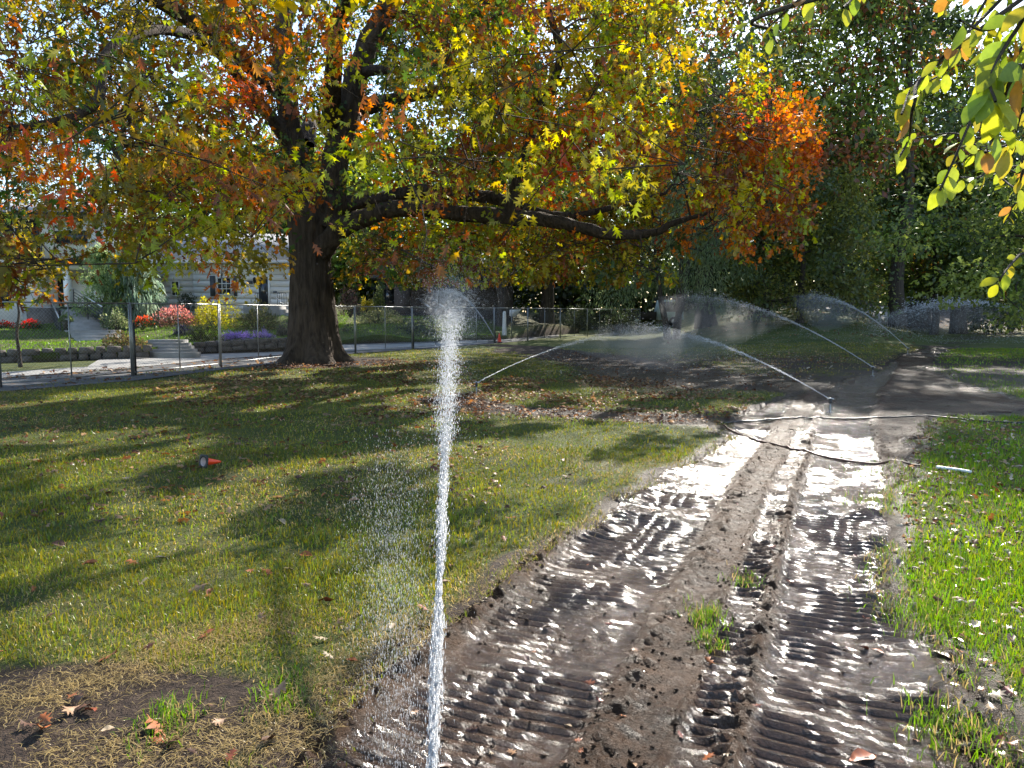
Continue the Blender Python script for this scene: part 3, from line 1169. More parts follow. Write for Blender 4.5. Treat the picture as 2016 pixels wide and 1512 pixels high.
fur2 = vnoise(TH * 120 / (2 * math.pi) / 1.7, ZZ * 2.7, 91)
rad = rad + 0.055 * (np.abs(fur - 0.5) * 2 - 0.5) + 0.02 * (fur2 - 0.5)
TV_ = np.stack([OG[0] + np.interp(ZZ, tz, tcx) + rad * np.cos(TH), OG[1] + rad * np.sin(TH), ZZ], -1).reshape(-1, 3)
i = np.arange(109)[:, None] * 120
j = np.arange(120)[None, :]
TQ = np.stack([i + j, i + (j + 1) % 120, i + 120 + (j + 1) % 120, i + 120 + j], -1).reshape(-1, 4)
mesh_np('trunk', TV_, [TQ], M_BARK, oak, smooth=True)

LIMBS = {
    'leader_left': (PX([(606, 455), (598, 395), (582, 310), (566, 210), (557, 110), (556, 10)], [25, 25, 25, 25, 25.2, 25.5]) + [np.array([-7.9, 25.8, 14.5]), np.array([-8.2, 26, 18.5])],
                    [0.55, 0.46, 0.38, 0.33, 0.30, 0.27, 0.17, 0.06]),
    'leader_right': (PX([(640, 450), (652, 375), (668, 290), (690, 190), (716, 105), (748, 35), (780, -40)], [25, 24.9, 24.8, 24.6, 24.3, 24, 23.7]) + [np.array([-2.2, 23, 16]), np.array([-1.5, 22.5, 19])],
                     [0.5, 0.44, 0.40, 0.35, 0.33, 0.30, 0.27, 0.16, 0.06]),
    'limb_low': (PX([(628, 495), (668, 455), (720, 427), (800, 411), (900, 418), (1000, 428), (1085, 434), (1150, 450), (1215, 463), (1290, 457), (1325, 440), (1390, 420)],
                    [24.8, 24.5, 24.2, 24, 23.8, 23.5, 23.2, 23, 22.7, 22.4, 22.2, 22]), [0.40, 0.31, 0.26, 0.245, 0.235, 0.23, 0.19, 0.17, 0.145, 0.11, 0.085, 0.05]),
    'limb_second': (PX([(640, 425), (690, 402), (750, 393), (810, 377), (900, 380), (965, 389), (1015, 403), (1070, 420), (1130, 425), (1220, 405), (1310, 380)],
                       [25.2, 25.2, 25.2, 25.2, 25, 24.8, 24.5, 24.6, 24.8, 25, 25.5]), [0.34, 0.25, 0.225, 0.22, 0.205, 0.19, 0.17, 0.14, 0.11, 0.08, 0.05]),
    'limb_rising': (PX([(1003, 425), (1012, 375), (1035, 300), (1058, 225), (1090, 165), (1102, 100), (1080, 20), (1070, -60)], [23.5, 23.4, 23.2, 23, 22.5, 22, 21.5, 21]),
                    [0.2, 0.17, 0.15, 0.14, 0.12, 0.11, 0.09, 0.05]),
    'limb_left': (PX([(575, 290), (500, 190), (420, 95), (330, 58), (250, 75), (205, 110), (200, 165), (190, 200), (130, 235), (20, 255)], [25, 23.5, 21, 19, 17.5, 16.5, 15.8, 15.2, 14.5, 13.5]),
                  [0.22, 0.17, 0.14, 0.12, 0.11, 0.10, 0.095, 0.09, 0.08, 0.05]),
    'limb_left_low': (PX([(585, 400), (510, 345), (420, 290), (330, 280), (230, 290)], [24.8, 24, 23, 22, 21]), [0.2, 0.14, 0.10, 0.08, 0.04]),
    'limb_toward': ([np.array([-5.6, 24.5, 7.5]), np.array([-4.6, 21, 9]), np.array([-3.0, 17.5, 9.2]), np.array([-1.2, 14.5, 8.4])], [0.28, 0.2, 0.14, 0.06]),
    'limb_toward_left': ([np.array([-7.2, 24.5, 8.5]), np.array([-9, 20, 9.5]), np.array([-10, 16, 9]), np.array([-10, 12.5, 7.5])], [0.26, 0.2, 0.13, 0.06]),
    'limb_back': ([np.array([-6.8, 25.8, 7]), np.array([-7.5, 30, 9]), np.array([-8, 35, 9])], [0.3, 0.2, 0.07]),
    'limb_back_right': ([np.array([-6.0, 25.8, 8]), np.array([-2, 30, 10]), np.array([2, 33, 10])], [0.3, 0.2, 0.07]),
    'limb_top': (PX([(720, 140), (800, 128), (865, 75), (940, 25), (1010, -60)], [24.2, 23, 22, 21, 20]), [0.17, 0.12, 0.10, 0.08, 0.05]),
}
nodes, parents, radii = [], [], []
for nm, (pts, rr_) in LIMBS.items():
    P, r_ = smooth_path(pts, rr_, 7)
    wob = np.stack([fbm(np.arange(len(P)) * 0.3, np.zeros(len(P)) + hash(nm) % 7 * 0 + len(nm), 3, 5 + q) - 0.5 for q in range(3)], 1)
    P = P + wob * r_[:, None] * 0.5
    V, Q = tube_arrays(P, r_, 24)
    nrm_ = V.reshape(len(P), 24, 3) - P[:, None, :]
    lump = vnoise(np.arange(len(P))[:, None] * 0.8 + np.zeros((1, 24)), np.arange(24)[None, :] * 0.9 + np.zeros((len(P), 1)), len(nm))
    V = (P[:, None, :] + nrm_ * (0.80 + 0.40 * lump)[:, :, None]).reshape(-1, 3)
    mesh_np('limb', V, [Q], M_BARK, oak, smooth=True)
    for k, (p, r0) in enumerate(zip(P, r_)):
        if k >= 4:
            nodes.append(p); parents.append(-1); radii.append(r0)

# boughs reach for points spread through a wide flat-bottomed crown
def crown_ok(P):
    """the crown's outline: which bits of the volume carry foliage"""
    px, py, f = proj(P)
    dx, dy = P[:, 0] + 4.5, P[:, 1] - 24.5
    r = np.hypot(dx, dy)
    z = P[:, 2]
    vis = (f > 1) & (py > -40) & (px > -60) & (px < 2080)
    low = np.select([px < 110, px < 330, px < 600, px < 690, px < 1000, px < 1170, px < 1300, px < 1480], [575, 520, 560, 470, 555, 540, 545, 470], 455)
    ok = np.where(vis, py < low, True)
    rightlim = np.interp(py, [-40, 0, 120, 160, 300, 420, 480], [1490, 1490, 1470, 1560, 1600, 1590, 1480])
    ok &= np.where(vis, px < rightlim, True)
    top = 19.5 * np.sqrt(np.clip(1 - (r / 17.5) ** 2, 0, 1))
    ok &= (z < top + 1.0) & (z > 2.1)
    ok &= (P[:, 1] > 8.5) & (P[:, 1] < 31.0 + 0.25 * (P[:, 0] + 4))
    return ok


cand = []
while len(cand) < 560:
    a = rng.uniform(0, 2 * math.pi)
    r = 16.5 * math.sqrt(rng.uniform(0.03, 1))
    z = rng.uniform(2.2, 19)
    p = np.array([-4.5 + r * math.cos(a), 24.5 + r * math.sin(a), z])
    if r < 6 and z < 4.2: continue
    if not crown_ok(p[None])[0]: continue
    px, py, f = (q[0] for q in proj(p))
    vis = f > 1 and -60 < py < 620 and -80 < px < 2080
    if not vis and rng.random() < 0.62: continue
    if vis and px < 110 and 40 < py < 270 and rng.random() < 0.55: continue
    if vis and px < 260 and py > 420 and rng.random() < 0.6: continue
    if vis and 360 < px < 560 and 230 < py < 330 and rng.random() < 0.5: continue
    cand.append(p)
for q in range(70):
    px, py = rng.uniform(690, 1320), rng.uniform(440, 545)
    cand.append(at(px, py, rng.uniform(20.5, 28)))
for q in range(48):
    px, py = rng.uniform(1300, 1590), rng.uniform(165, 455)
    cand.append(at(px, py, rng.uniform(18.5, 26)))
for q in range(22):
    cand.append(at(rng.uniform(40, 560), rng.uniform(0, 330), rng.uniform(13, 23)))
for q in range(30):
    px, py = rng.uniform(700, 1000), rng.uniform(-20, 300)
    cand.append(at(px, py, rng.uniform(25.5, 30)))
for q in range(40):
    px, py = rng.uniform(900, 1480), rng.uniform(-20, 330)
    cand.append(at(px, py, rng.uniform(17, 27)))
for q in range(10):
    cand.append(at(rng.uniform(0, 120), rng.uniform(500, 565), rng.uniform(11, 14)))
cand = np.array(cand)
n_main = len(nodes)
SK, parents, radii, ends, order = grow(nodes, parents, radii, cand, 4, 0.10, 0.16, 0.3)
rr_ = fill_radii(n_main, parents, radii, 0.011, 0.5)
branches = Acc()
edges_mesh(branches, SK, parents, rr_, n_main, 5)

cl_c, cl_o, cl_par = [], [], []
for e, k in zip(ends, order):
    t = SK[e]
    px, py, f = (q[0] for q in proj(t))
    vis = f > 1 and -60 < py < 620 and -60 < px < 2080
    m = 7 if vis else 3
    for q in range(m):
        back = rng.random() * 0.7
        p = t + (SK[parents[e]] - t) * back + rng.normal(0, 0.62, 3) * np.array([1, 1, 0.7])
        o = unit((p - SK[parents[e]])[None])[0] * 0.7 + rng.normal(0, 0.35, 3) + np.array([0, 0, -0.30])
        cl_c.append(p); cl_o.append(o); cl_par.append(e)
cl_c, cl_o, cl_par = np.array(cl_c), unit(np.array(cl_o)), np.array(cl_par)
k = crown_ok(cl_c)
qx, qy, qf = proj(cl_c)
lim = np.full(len(cl_c), 1e9)
for nm, wdt in (('leader_left', 2.2), ('leader_right', 1.0), ('limb_low', 1.0), ('limb_second', 1.1), ('limb_rising', 1.2), ('limb_left', 3.0)):
    lx, ly, lf = proj(np.array(LIMBS[nm][0]))
    okp = ly > -80
    pl = np.stack([lx, ly], 1)[okp]
    dd = polydist(qx, qy, pl) * wdt
    lim = np.minimum(lim, np.where(qf < np.interp(qx, np.sort(lx), lf[np.argsort(lx)]) + 0.3, dd, 1e9))
u_ = rng.random(len(cl_c))
k &= ~((lim < 34) & (u_ < 0.93)) & ~((lim < 62) & (u_ < 0.55))
k &= ~((qx > 545) & (qx < 700) & (qy > 400))
k &= ~((qx < 560) & (rng.random(len(cl_c)) < 0.15))
k &= ~((qx > 255) & (qx < 560) & (qy > 512) & (rng.random(len(cl_c)) < 0.55))
k &= ~((qx > 15) & (qx < 255) & (qy > 400) & (qy < 545) & (rng.random(len(cl_c)) < 0.74))
k &= ~((qx > 150) & (qx < 560) & (qy > 540) & (rng.random(len(cl_c)) < 0.8))
k &= ~((qx > 1330) & (qf < 17))
cl_c, cl_o, cl_par = cl_c[k], cl_o[k], cl_par[k]
cpx, cpy, cf = proj(cl_c)
cvis = (cf > 1) & (cpy > -60) & (cpy < 640) & (cpx > -60) & (cpx < 2080)
# twigs
frusta(branches, SK[cl_par], cl_c, np.full(len(cl_c), 0.012), np.full(len(cl_c), 0.007), 3)
frusta(branches, cl_c, cl_c + cl_o * 0.65, np.full(len(cl_c), 0.007), np.full(len(cl_c), 0.003), 3)
# hanging bare twigs near the trunk and at the left edge
hang = []
for q in range(90):
    if q < 50: p = at(rng.uniform(470, 620), rng.uniform(20, 200), 22.0)
    elif q < 74: p = at(rng.uniform(0, 110), rng.uniform(30, 230), 13.5)
    else: p = at(rng.uniform(1330, 1480), rng.uniform(400, 440), 21.5)
    d = np.array([rng.normal(0, 0.5), rng.normal(0, 0.4), -0.6])
    pts = [p]
    for s_ in range(6):
        d = d + rng.normal(0, 0.22, 3) + np.array([0, 0, -0.10])
        pts.append(pts[-1] + unit(d[None])[0] * 0.26)
    V, Q = tube_arrays(np.array(pts), np.linspace(0.011, 0.004, 7), 3)
    branches.add(V, Q)
branches.build('branches', M_BARK, oak, kind='stuff')

# leaf colours follow the side of the tree and the bough
PAL = {'green': (0.045, 0.085, 0.016), 'olive': (0.20, 0.17, 0.022), 'gold': (0.34, 0.22, 0.025), 'orange': (0.55, 0.155, 0.018), 'rust': (0.22, 0.065, 0.018),
       'lime': (0.30, 0.34, 0.025), 'yellow': (0.50, 0.41, 0.025), 'red': (0.50, 0.075, 0.02)}
PALA = np.array([PAL[k] for k in ('green', 'olive', 'gold', 'orange', 'rust', 'lime', 'yellow', 'red')])


def oak_mix(P):
    x, y, z = P[:, 0], P[:, 1], P[:, 2]
    W = np.zeros((len(P), 8))
    left = ss((-5.5 - x) / 3)
    near = ss((18 - y) / 4)
    mid = np.exp(-((x + 6.2) / 2.6) ** 2) * ss((y - 18) / 3)
    right = ss((x + 5) / 4)
    tip = np.maximum(ss((x - 3.2) / 4.0) * ss((9.6 - z) / 3), 0.55 * np.exp(-((x - 2.5) / 1.6) ** 2 - ((z - 6) / 1.6) ** 2))
    W += left[:, None] * np.array([0.12, 0.42, 0.20, 0.04, 0.30, 0.04, 0.0, 0.0])
    W += mid[:, None] * np.array([0.85, 0.2, 0.05, 0.02, 0.08, 0.1, 0, 0]) * 1.4
    W += right[:, None] * np.array([0.14, 0.16, 0.18, 0.08, 0.09, 0.36, 0.24, 0.01])
    W += (near * right)[:, None] * np.array([0.0, 0.35, 0.25, 0.0, 0.10, 0.1, 0.1, 0])
    W = W * (1 - tip)[:, None] + tip[:, None] * np.array([0.03, 0.03, 0.10, 0.80, 0.16, 0.06, 0.05, 0.14])
    low = ss((4.6 - z) / 1.5) * ss((-7.5 - x) / 2) * ss((y - 16) / 3)
    W += low[:, None] * np.array([0.5, 0.2, 0.0, 0.1, 0.5, 0, 0, 0.05])
    return W


W = oak_mix(cl_c)
W = W / W.sum(1, keepdims=True)
bough_u = rng.random(len(SK))
uu = np.where(rng.random(len(cl_c)) < 0.62, bough_u[cl_par], rng.random(len(cl_c)))
pick = (uu[:, None] > np.cumsum(W, 1)).sum(1).clip(0, 7)
crown_far, crown_mid, near_list = Acc(), Acc(), []


def leaves_for(sel, m, size, tmpl, acc, spread=0.2):
    ids = np.repeat(np.nonzero(sel)[0], m)
    n = len(ids)
    if n == 0: return None
    t = rng.random(n)
    o = cl_o[ids]
    pos = cl_c[ids] + o * (t * 0.85 - 0.1)[:, None] + rng.normal(0, spread, (n, 3)) + np.array([0, 0, -0.06])
    d = o * 0.5 + rng.normal(0, 0.65, (n, 3)) + np.array([0, 0, -0.35])
    nr = rng.normal(0, 0.55, (n, 3)) + np.array([0, 0, 0.9])
    # gaps cut along the sun's rays, shaped to let light streak the lawn
    tt_ = pos[:, 2] / math.tan(SUN_EL)
    lx_, ly_ = pos[:, 0] - math.sin(SUN_AZ) * tt_, pos[:, 1] - math.cos(SUN_AZ) * tt_
    la_, lb_ = lx_ * math.sin(SUN_AZ) + ly_ * math.cos(SUN_AZ), lx_ * math.cos(SUN_AZ) - ly_ * math.sin(SUN_AZ)
    gap = fbm(la_ * 0.62 + 0.3 * np.sin(lb_), lb_ * 1.45, 3, 140)
    thr = 0.555 - 0.11 * ss((lx_ + 4.5) / 4.5) - 0.04 * ss((ly_ - 9) / 5)
    lpx, lpy, lf_ = proj(pos)
    g_ = (gap < thr) & ~((lf_ > 1) & (lpx > 600) & (lpy > 560)) & ~((lf_ > 1) & (lpy > 600))
    ids, pos, d, nr, n = ids[g_], pos[g_], d[g_], nr[g_], int(g_.sum())
    base = PALA[pick[ids]]
    other = PALA[rng.integers(0, 8, n)]
    mixf = (rng.random(n) ** 4 * 0.4)[:, None]
    col = (base * (1 - mixf) + other * mixf) * (0.65 + 0.7 * rng.random(n))[:, None]
    sz = size * (0.5 + 0.95 * rng.random(n))
    if acc is None: return pos, d, nr, sz, col
    acc.add(*put_leaves(tmpl, pos, d, nr, sz, col))


near = cvis & (cf < 14.5)
leaves_for(near, 60, 0.16, OAK, crown_mid, 0.22)
leaves_for(cvis & ~near, 52, 0.182, OAKLOW, crown_far, 0.24)
leaves_for(~cvis, 13, 0.31, OAKLOW, crown_far, 0.4)
crown_far.build('crown', M_LEAF, oak, kind='stuff')
crown_mid.build('crown', M_LEAF, oak, kind='stuff')
# the 280 leaves that show largest are single leaves
nid = np.nonzero(cvis & (cf < 14) & (cpy > 0) & (cpx > 0) & (cpx < 1500))[0]
nid = nid[np.argsort(cf[nid])][:70]
selm = np.zeros(len(cl_c), bool)
selm[nid] = True
res = leaves_for(selm, 4, 0.17, None, None, 0.22)
if res is not None:
    pos, d, nr, sz, col = res
    for q in range(len(pos)):
        V, F, K = put_leaves(OAK, pos[q:q + 1], d[q:q + 1], nr[q:q + 1], sz[q:q + 1], col[q:q + 1])
        mesh_np('leaf', V, [F], M_LEAF, oak, K)


# ------------------------------------------------------------------ other trees
def tree(name, base, height, radius, crown_z0, n_leaf, leaf, cols, label, trunk_r, lean=(0, 0), tmpl=DIAMOND, group=None, shape='round', lumps=60, stems=1, bark=None, lumpr=None, droop=0.25, mat=None):
    base = np.array(base, float)
    t = thing(name, base, label, 'tree', group)
    bark = bark or M_BARK2
    nodes, par, rad = [], [], []
    for s_ in range(stems):
        a = 2 * math.pi * s_ / max(stems, 1) + 0.6
        off = np.array([math.cos(a), math.sin(a), 0]) * (0.28 if stems > 1 else 0)
        top = base + off * 6 * (stems > 1) + np.array([lean[0], lean[1], height * 0.82])
        pts = [base + off + (top - base - off) * f + np.array([rng.normal(0, 0.12), rng.normal(0, 0.12), 0]) * (f > 0.05) * height / 12 for f in (0, 0.12, 0.3, 0.5, 0.75, 1)]
        pts[0][2] -= 0.3
        rs = np.array([1.35, 1.0, 0.85, 0.62, 0.36, 0.1]) * trunk_r / (1.0 if stems == 1 else 1.4)
        P, r_ = smooth_path(pts, rs, 5)
        V, Q = tube_arrays(P, r_, 10)
        mesh_np('trunk', V, [Q], bark, t, smooth=True)
        for k, (p, r0) in enumerate(zip(P, r_)):
            if p[2] - base[2] > crown_z0 * 0.55: nodes.append(p); par.append(-1); rad.append(r0)
    if lumps:
        L = []
        while len(L) < lumps:
            f = rng.random()
            z = crown_z0 + f * (height - crown_z0)
            if shape == 'round': rmax = radius * math.sqrt(max(0.02, 1 - (2 * f - 0.9) ** 2 * 0.85))
            elif shape == 'cone': rmax = radius * (1.05 - f) ** 0.85
            else: rmax = radius * (1 - 0.45 * f ** 2)
            a, r = rng.uniform(0, 6.283), rmax * math.sqrt(rng.uniform(0.12, 1))
            L.append(base + np.array([lean[0] * f + r * math.cos(a), lean[1] * f + r * math.sin(a), z]))
        L = np.array(L)
        n0 = len(nodes)
        SKt, par, rad, en, od = grow(nodes, par, rad, L, 3, 0.06, 0.14, 0.4)
        rt = fill_radii(n0, par, rad, 0.03, 0.5)
        br = Acc()
        edges_mesh(br, SKt, par, rt, n0, 4)
        br.build('branches', bark, t, kind='stuff')
        cr = Acc()
        m = int(n_leaf * 1.1) // lumps
        leaf = leaf * 1.12
        cols = [tuple(v * 2.1 for v in c_) for c_ in cols] if leaf > 0.2 else cols
        lr = lumpr or radius * 0.30
        ids = np.repeat(np.arange(lumps), m)
        n = len(ids)
        v = unit(rng.normal(0, 1, (n, 3))) * (rng.random(n)[:, None] ** 0.45)
        pos = L[ids] + v * lr * np.array([1.15, 1.15, 0.75]) * (0.6 + 0.8 * rng.random(lumps))[ids][:, None]
        pos[:, 2] = np.maximum(pos[:, 2], base[2] + 0.3 * crown_z0)
        d = v * 0.8 + rng.normal(0, 0.5, (n, 3)) + np.array([0, 0, -droop])
        nr = rng.normal(0, 0.5, (n, 3)) + np.array([0, 0, 0.8]) + v * 0.4
        ca = np.array(cols)
        lump_c = ca[rng.integers(0, len(ca), lumps)]
        col = lump_c[ids] * (0.6 + 0.8 * rng.random(n))[:, None]
        sw = rng.random(n) < 0.18
        col[sw] = ca[rng.integers(0, len(ca), sw.sum())]
        cr.add(*put_leaves(tmpl, pos, d, nr, leaf * (0.6 + 0.8 * rng.random(n)), col))
        cr.build('crown', mat or M_LEAFBG, t, kind='stuff')
    return t


def gz_at(px, Y):
    X = (px - 1008) / FPX * Y * 1.0
    if px < 1120:
        z = float(garden_h(np.array([X]), np.array([float(Y)]))[0]) if Y > 28 else 0.0
    else:
        z = float(base_h(np.array(X), np.array(float(Y))))
    return (X, Y, z)


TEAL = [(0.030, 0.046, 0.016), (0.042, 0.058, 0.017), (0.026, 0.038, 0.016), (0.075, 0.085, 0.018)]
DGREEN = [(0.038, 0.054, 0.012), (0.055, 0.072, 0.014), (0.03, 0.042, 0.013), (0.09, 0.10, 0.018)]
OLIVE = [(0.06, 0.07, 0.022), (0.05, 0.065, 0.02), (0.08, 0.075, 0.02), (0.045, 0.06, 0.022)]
WILLOW = [(0.09, 0.115, 0.05), (0.075, 0.10, 0.045), (0.11, 0.125, 0.05)]
YELG = [(0.22, 0.24, 0.03), (0.32, 0.28, 0.03), (0.14, 0.18, 0.03), (0.10, 0.14, 0.025)]
AUT = [(0.20, 0.10, 0.025), (0.10, 0.10, 0.02), (0.05, 0.08, 0.02), (0.16, 0.05, 0.025), (0.06, 0.08, 0.02)]
G1 = 'trees at the far side of the park'
tree('shade_tree', gz_at(985, 50), 16, 4.6, 5.0, 10000, 0.30, DGREEN + YELG[2:], 'tall tree with a straight dark trunk behind the sprinkler at the fence', 0.40, group=G1)
tree('shade_tree', gz_at(1075, 58), 18, 7, 4.5, 12000, 0.32, DGREEN, 'dark tree just right of the small white sign behind the fence', 0.5, group=G1)
tree('weeping_tree', gz_at(1326, 43), 9.2, 4.0, 2.0, 17000, 0.22, WILLOW, 'grey green weeping tree with several dark stems in the shaded lawn', 0.26, tmpl=NARROW, stems=3, shape='col', lumps=70, droop=1.1, group=G1)
tree('shade_tree', gz_at(1390, 50), 15, 5.5, 4.5, 12000, 0.30, DGREEN + WILLOW, 'tree with a thick short trunk right of the weeping tree', 0.6, group=G1)
tree('park_tree', gz_at(1495, 51), 22.5, 9.5, 6.0, 21000, 0.36, TEAL + [(0.12, 0.045, 0.02), (0.09, 0.12, 0.02), (0.07, 0.10, 0.02)], 'tallest dark blue green park tree with a stout straight trunk', 0.62, lumps=90, group=G1)
tree('bushy_tree', gz_at(1572, 45), 8.2, 4.6, 0.9, 17000, 0.20, OLIVE + [(0.12, 0.12, 0.025)], 'dull olive bushy tree with low branches in front of the tall trunk', 0.22, shape='col', group=G1)
tree('park_tree', (25.5, 51, 1.0), 31, 5.0, 19, 11000, 0.34, TEAL, 'very tall dark tree whose high crown touches the top edge of the photo', 0.45, lumps=44, group=G1)
tree('park_tree', (24.5, 58, 1.2), 23, 8.5, 5.5, 18000, 0.36, TEAL + DGREEN, 'dark green park tree behind the bushy olive one', 0.5, lumps=80, group=G1)
tree('park_tree', gz_at(1803, 66), 15, 6.5, 3.2, 13000, 0.34, TEAL, 'round blue green tree with a thick trunk beside the far bright path', 0.9, group=G1)
tree('park_tree', gz_at(1835, 56), 13, 5.5, 3.2, 12000, 0.30, DGREEN + YELG[3:], 'slim trunked green tree standing on the brown mulch', 0.25, group=G1)
tree('park_tree', gz_at(1885, 58), 21, 7.5, 4.0, 15000, 0.34, AUT + DGREEN, 'green and rust tree above the right end of the mulch', 0.5, group=G1)
tree('park_tree', (37, 52, 0.6), 14, 6.0, 3.0, 12000, 0.32, DGREEN, 'dark tree behind the low maple boughs on the right', 0.4, group=G1)
# far row that closes the view
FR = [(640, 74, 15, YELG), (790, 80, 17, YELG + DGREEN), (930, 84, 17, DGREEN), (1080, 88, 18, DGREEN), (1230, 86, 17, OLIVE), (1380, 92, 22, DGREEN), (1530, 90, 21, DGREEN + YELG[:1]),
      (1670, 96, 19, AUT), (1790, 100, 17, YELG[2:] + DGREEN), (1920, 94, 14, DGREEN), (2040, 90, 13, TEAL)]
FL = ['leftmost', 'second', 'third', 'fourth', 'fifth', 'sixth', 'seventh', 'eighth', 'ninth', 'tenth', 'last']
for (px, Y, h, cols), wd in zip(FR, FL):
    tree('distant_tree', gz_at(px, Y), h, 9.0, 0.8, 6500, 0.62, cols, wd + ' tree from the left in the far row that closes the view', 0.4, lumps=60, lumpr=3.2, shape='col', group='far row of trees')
# undergrowth and hedges that close the view under the far crowns
def hedge(name, px0, px1, Y0, Y1, h, n, leaf, cols, label):
    t = rng.random(n)
    px = px0 + (px1 - px0) * t
    Y = Y0 + (Y1 - Y0) * t + rng.normal(0, 1.0, n)
    X = (px - 1008) / FPX * Y
    zb = np.where(px < 1120, garden_h(X, Y), base_h(X, Y))
    hh = h * (0.55 + 0.8 * fbm(t * 26, t * 0 + px0, 3, 7))
    z = zb + hh * rng.random(n) ** 0.8
    pos = np.stack([X, Y, z], 1)
    ca = np.array(cols)
    kk = (fbm(t * 40, z * 0.5, 2, 9) * len(ca) * 1.3 - 0.15 * len(ca)).astype(int).clip(0, len(ca) - 1)
    acc = Acc()
    acc.add(*put_leaves(DIAMOND, pos, rng.normal(0, 1, (n, 3)), rng.normal(0, 0.7, (n, 3)) + np.array([0, -0.5, 0.6]), leaf * (0.6 + 0.8 * rng.random(n)), ca[kk] * (0.6 + 0.8 * rng.random((n, 1)))))
    tag(acc.build(name, M_LEAFBG), label, kind='stuff')


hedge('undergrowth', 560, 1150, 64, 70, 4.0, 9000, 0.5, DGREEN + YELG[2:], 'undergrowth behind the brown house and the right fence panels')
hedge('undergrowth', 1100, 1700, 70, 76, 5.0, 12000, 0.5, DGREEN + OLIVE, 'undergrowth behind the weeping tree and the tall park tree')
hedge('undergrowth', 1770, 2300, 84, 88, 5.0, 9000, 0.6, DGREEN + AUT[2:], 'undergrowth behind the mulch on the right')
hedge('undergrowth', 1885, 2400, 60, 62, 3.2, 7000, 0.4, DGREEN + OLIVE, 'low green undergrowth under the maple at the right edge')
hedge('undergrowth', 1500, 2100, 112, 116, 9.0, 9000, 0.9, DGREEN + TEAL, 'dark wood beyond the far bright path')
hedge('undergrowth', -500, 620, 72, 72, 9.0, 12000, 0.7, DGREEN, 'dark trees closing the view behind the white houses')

# trees behind the houses
tree('conifer', (-33, 58, 1.8), 17, 4.5, 1.5, 9000, 0.32, [(0.02, 0.035, 0.02), (0.03, 0.045, 0.022)], 'dark conifer behind the roof of the two storey house', 0.35, shape='cone', tmpl=NARROW, group='trees behind the houses')
tree('conifer', (-40, 62, 1.8), 15, 4.5, 1.5, 7000, 0.34, [(0.025, 0.045, 0.02), (0.04, 0.06, 0.022)], 'dark conifer at the photo left edge behind the house', 0.35, shape='cone', tmpl=NARROW, group='trees behind the houses')
tree('garden_tree', (-28, 66, 1.8), 14, 5.5, 3, 9000, 0.4, YELG, 'pale yellow green tree between the two white houses', 0.3, group='trees behind the houses')
tree('garden_tree', (-17, 66, 1.8), 15, 6.5, 3, 9000, 0.4, YELG[2:] + DGREEN, 'green tree behind the low white house', 0.3, group='trees behind the houses')
# maple on the right with low boughs
tree('maple_tree', (21.5, 27.5, 0.0), 11, 7.6, 1.4, 14000, 0.205, [(0.04, 0.062, 0.015), (0.055, 0.08, 0.018), (0.03, 0.045, 0.015), (0.11, 0.13, 0.03)],
     'dark green maple sweeping its low boughs over the end of the mud track', 0.3, shape='col', lumps=95, tmpl=OAKLOW, lumpr=1.1)

# ------------------------------------------------------------------ overhanging branch with large single leaves, near the camera
def leaf_ovate():
    prof = [(0.0, 0.0), (0.12, 0.12), (0.235, 0.32), (0.265, 0.5), (0.21, 0.72), (0.10, 0.9), (0.0, 1.03)]
    V, F = [], []
    for w, y in prof:
        c = -0.16 * (y - 0.35) ** 2
        V += [(-w, y, c + 0.22 * w), (0, y, c), (w, y, c + 0.22 * w)]
    for k in range(len(prof) - 1):
        a = 3 * k
        F += [(a, a + 1, a + 4), (a, a + 4, a + 3), (a + 1, a + 2, a + 5), (a + 1, a + 5, a + 4)]
    V += [(-0.006, -0.16, -0.02), (0.006, -0.16, -0.02)]
    F.append((len(V) - 2, len(V) - 1, 1))
    return np.array(V, float), np.array(F)


OV = leaf_ovate()


def ovate_material():
    m, nt, b, out = new_mat('big_leaf')
    nt.nodes.remove(b)
    a = nd(nt, 'ShaderNodeAttribute', attribute_name='Col')
    n = noise(nt, coords(nt), 60, 4)
    mx = nd(nt, 'ShaderNodeMixRGB', blend_type='MULTIPLY')
    mx.inputs[0].default_value = 0.8
    nt.links.new(a.outputs['Color'], mx.inputs[1])
    nt.links.new(ramp(nt, n, [(0.35, (0.75, 0.8, 0.7)), (0.6, (1, 1, 1))]), mx.inputs[2])
    df, tr, gl = nt.nodes.new('ShaderNodeBsdfDiffuse'), nt.nodes.new('ShaderNodeBsdfTranslucent'), nt.nodes.new('ShaderNodeBsdfGlossy')
    gl.inputs['Roughness'].default_value = 0.38
    nt.links.new(mx.outputs[0], df.inputs[0])
    nt.links.new(mx.outputs[0], tr.inputs[0])
    m1, m2 = nt.nodes.new('ShaderNodeMixShader'), nt.nodes.new('ShaderNodeMixShader')
    m1.inputs[0].default_value = 0.62
    m2.inputs[0].default_value = 0.04
    nt.links.new(df.outputs[0], m1.inputs[1]); nt.links.new(tr.outputs[0], m1.inputs[2])
    nt.links.new(m1.outputs[0], m2.inputs[1]); nt.links.new(gl.outputs[0], m2.inputs[2])
    nt.links.new(m2.outputs[0], out.inputs[0])
    return m


M_BIG = ovate_material()
ob = thing('overhanging_branch', (2.6, 2.6, 0.0), 'sunlit yellow green branch hanging in from the top right corner', 'branch')
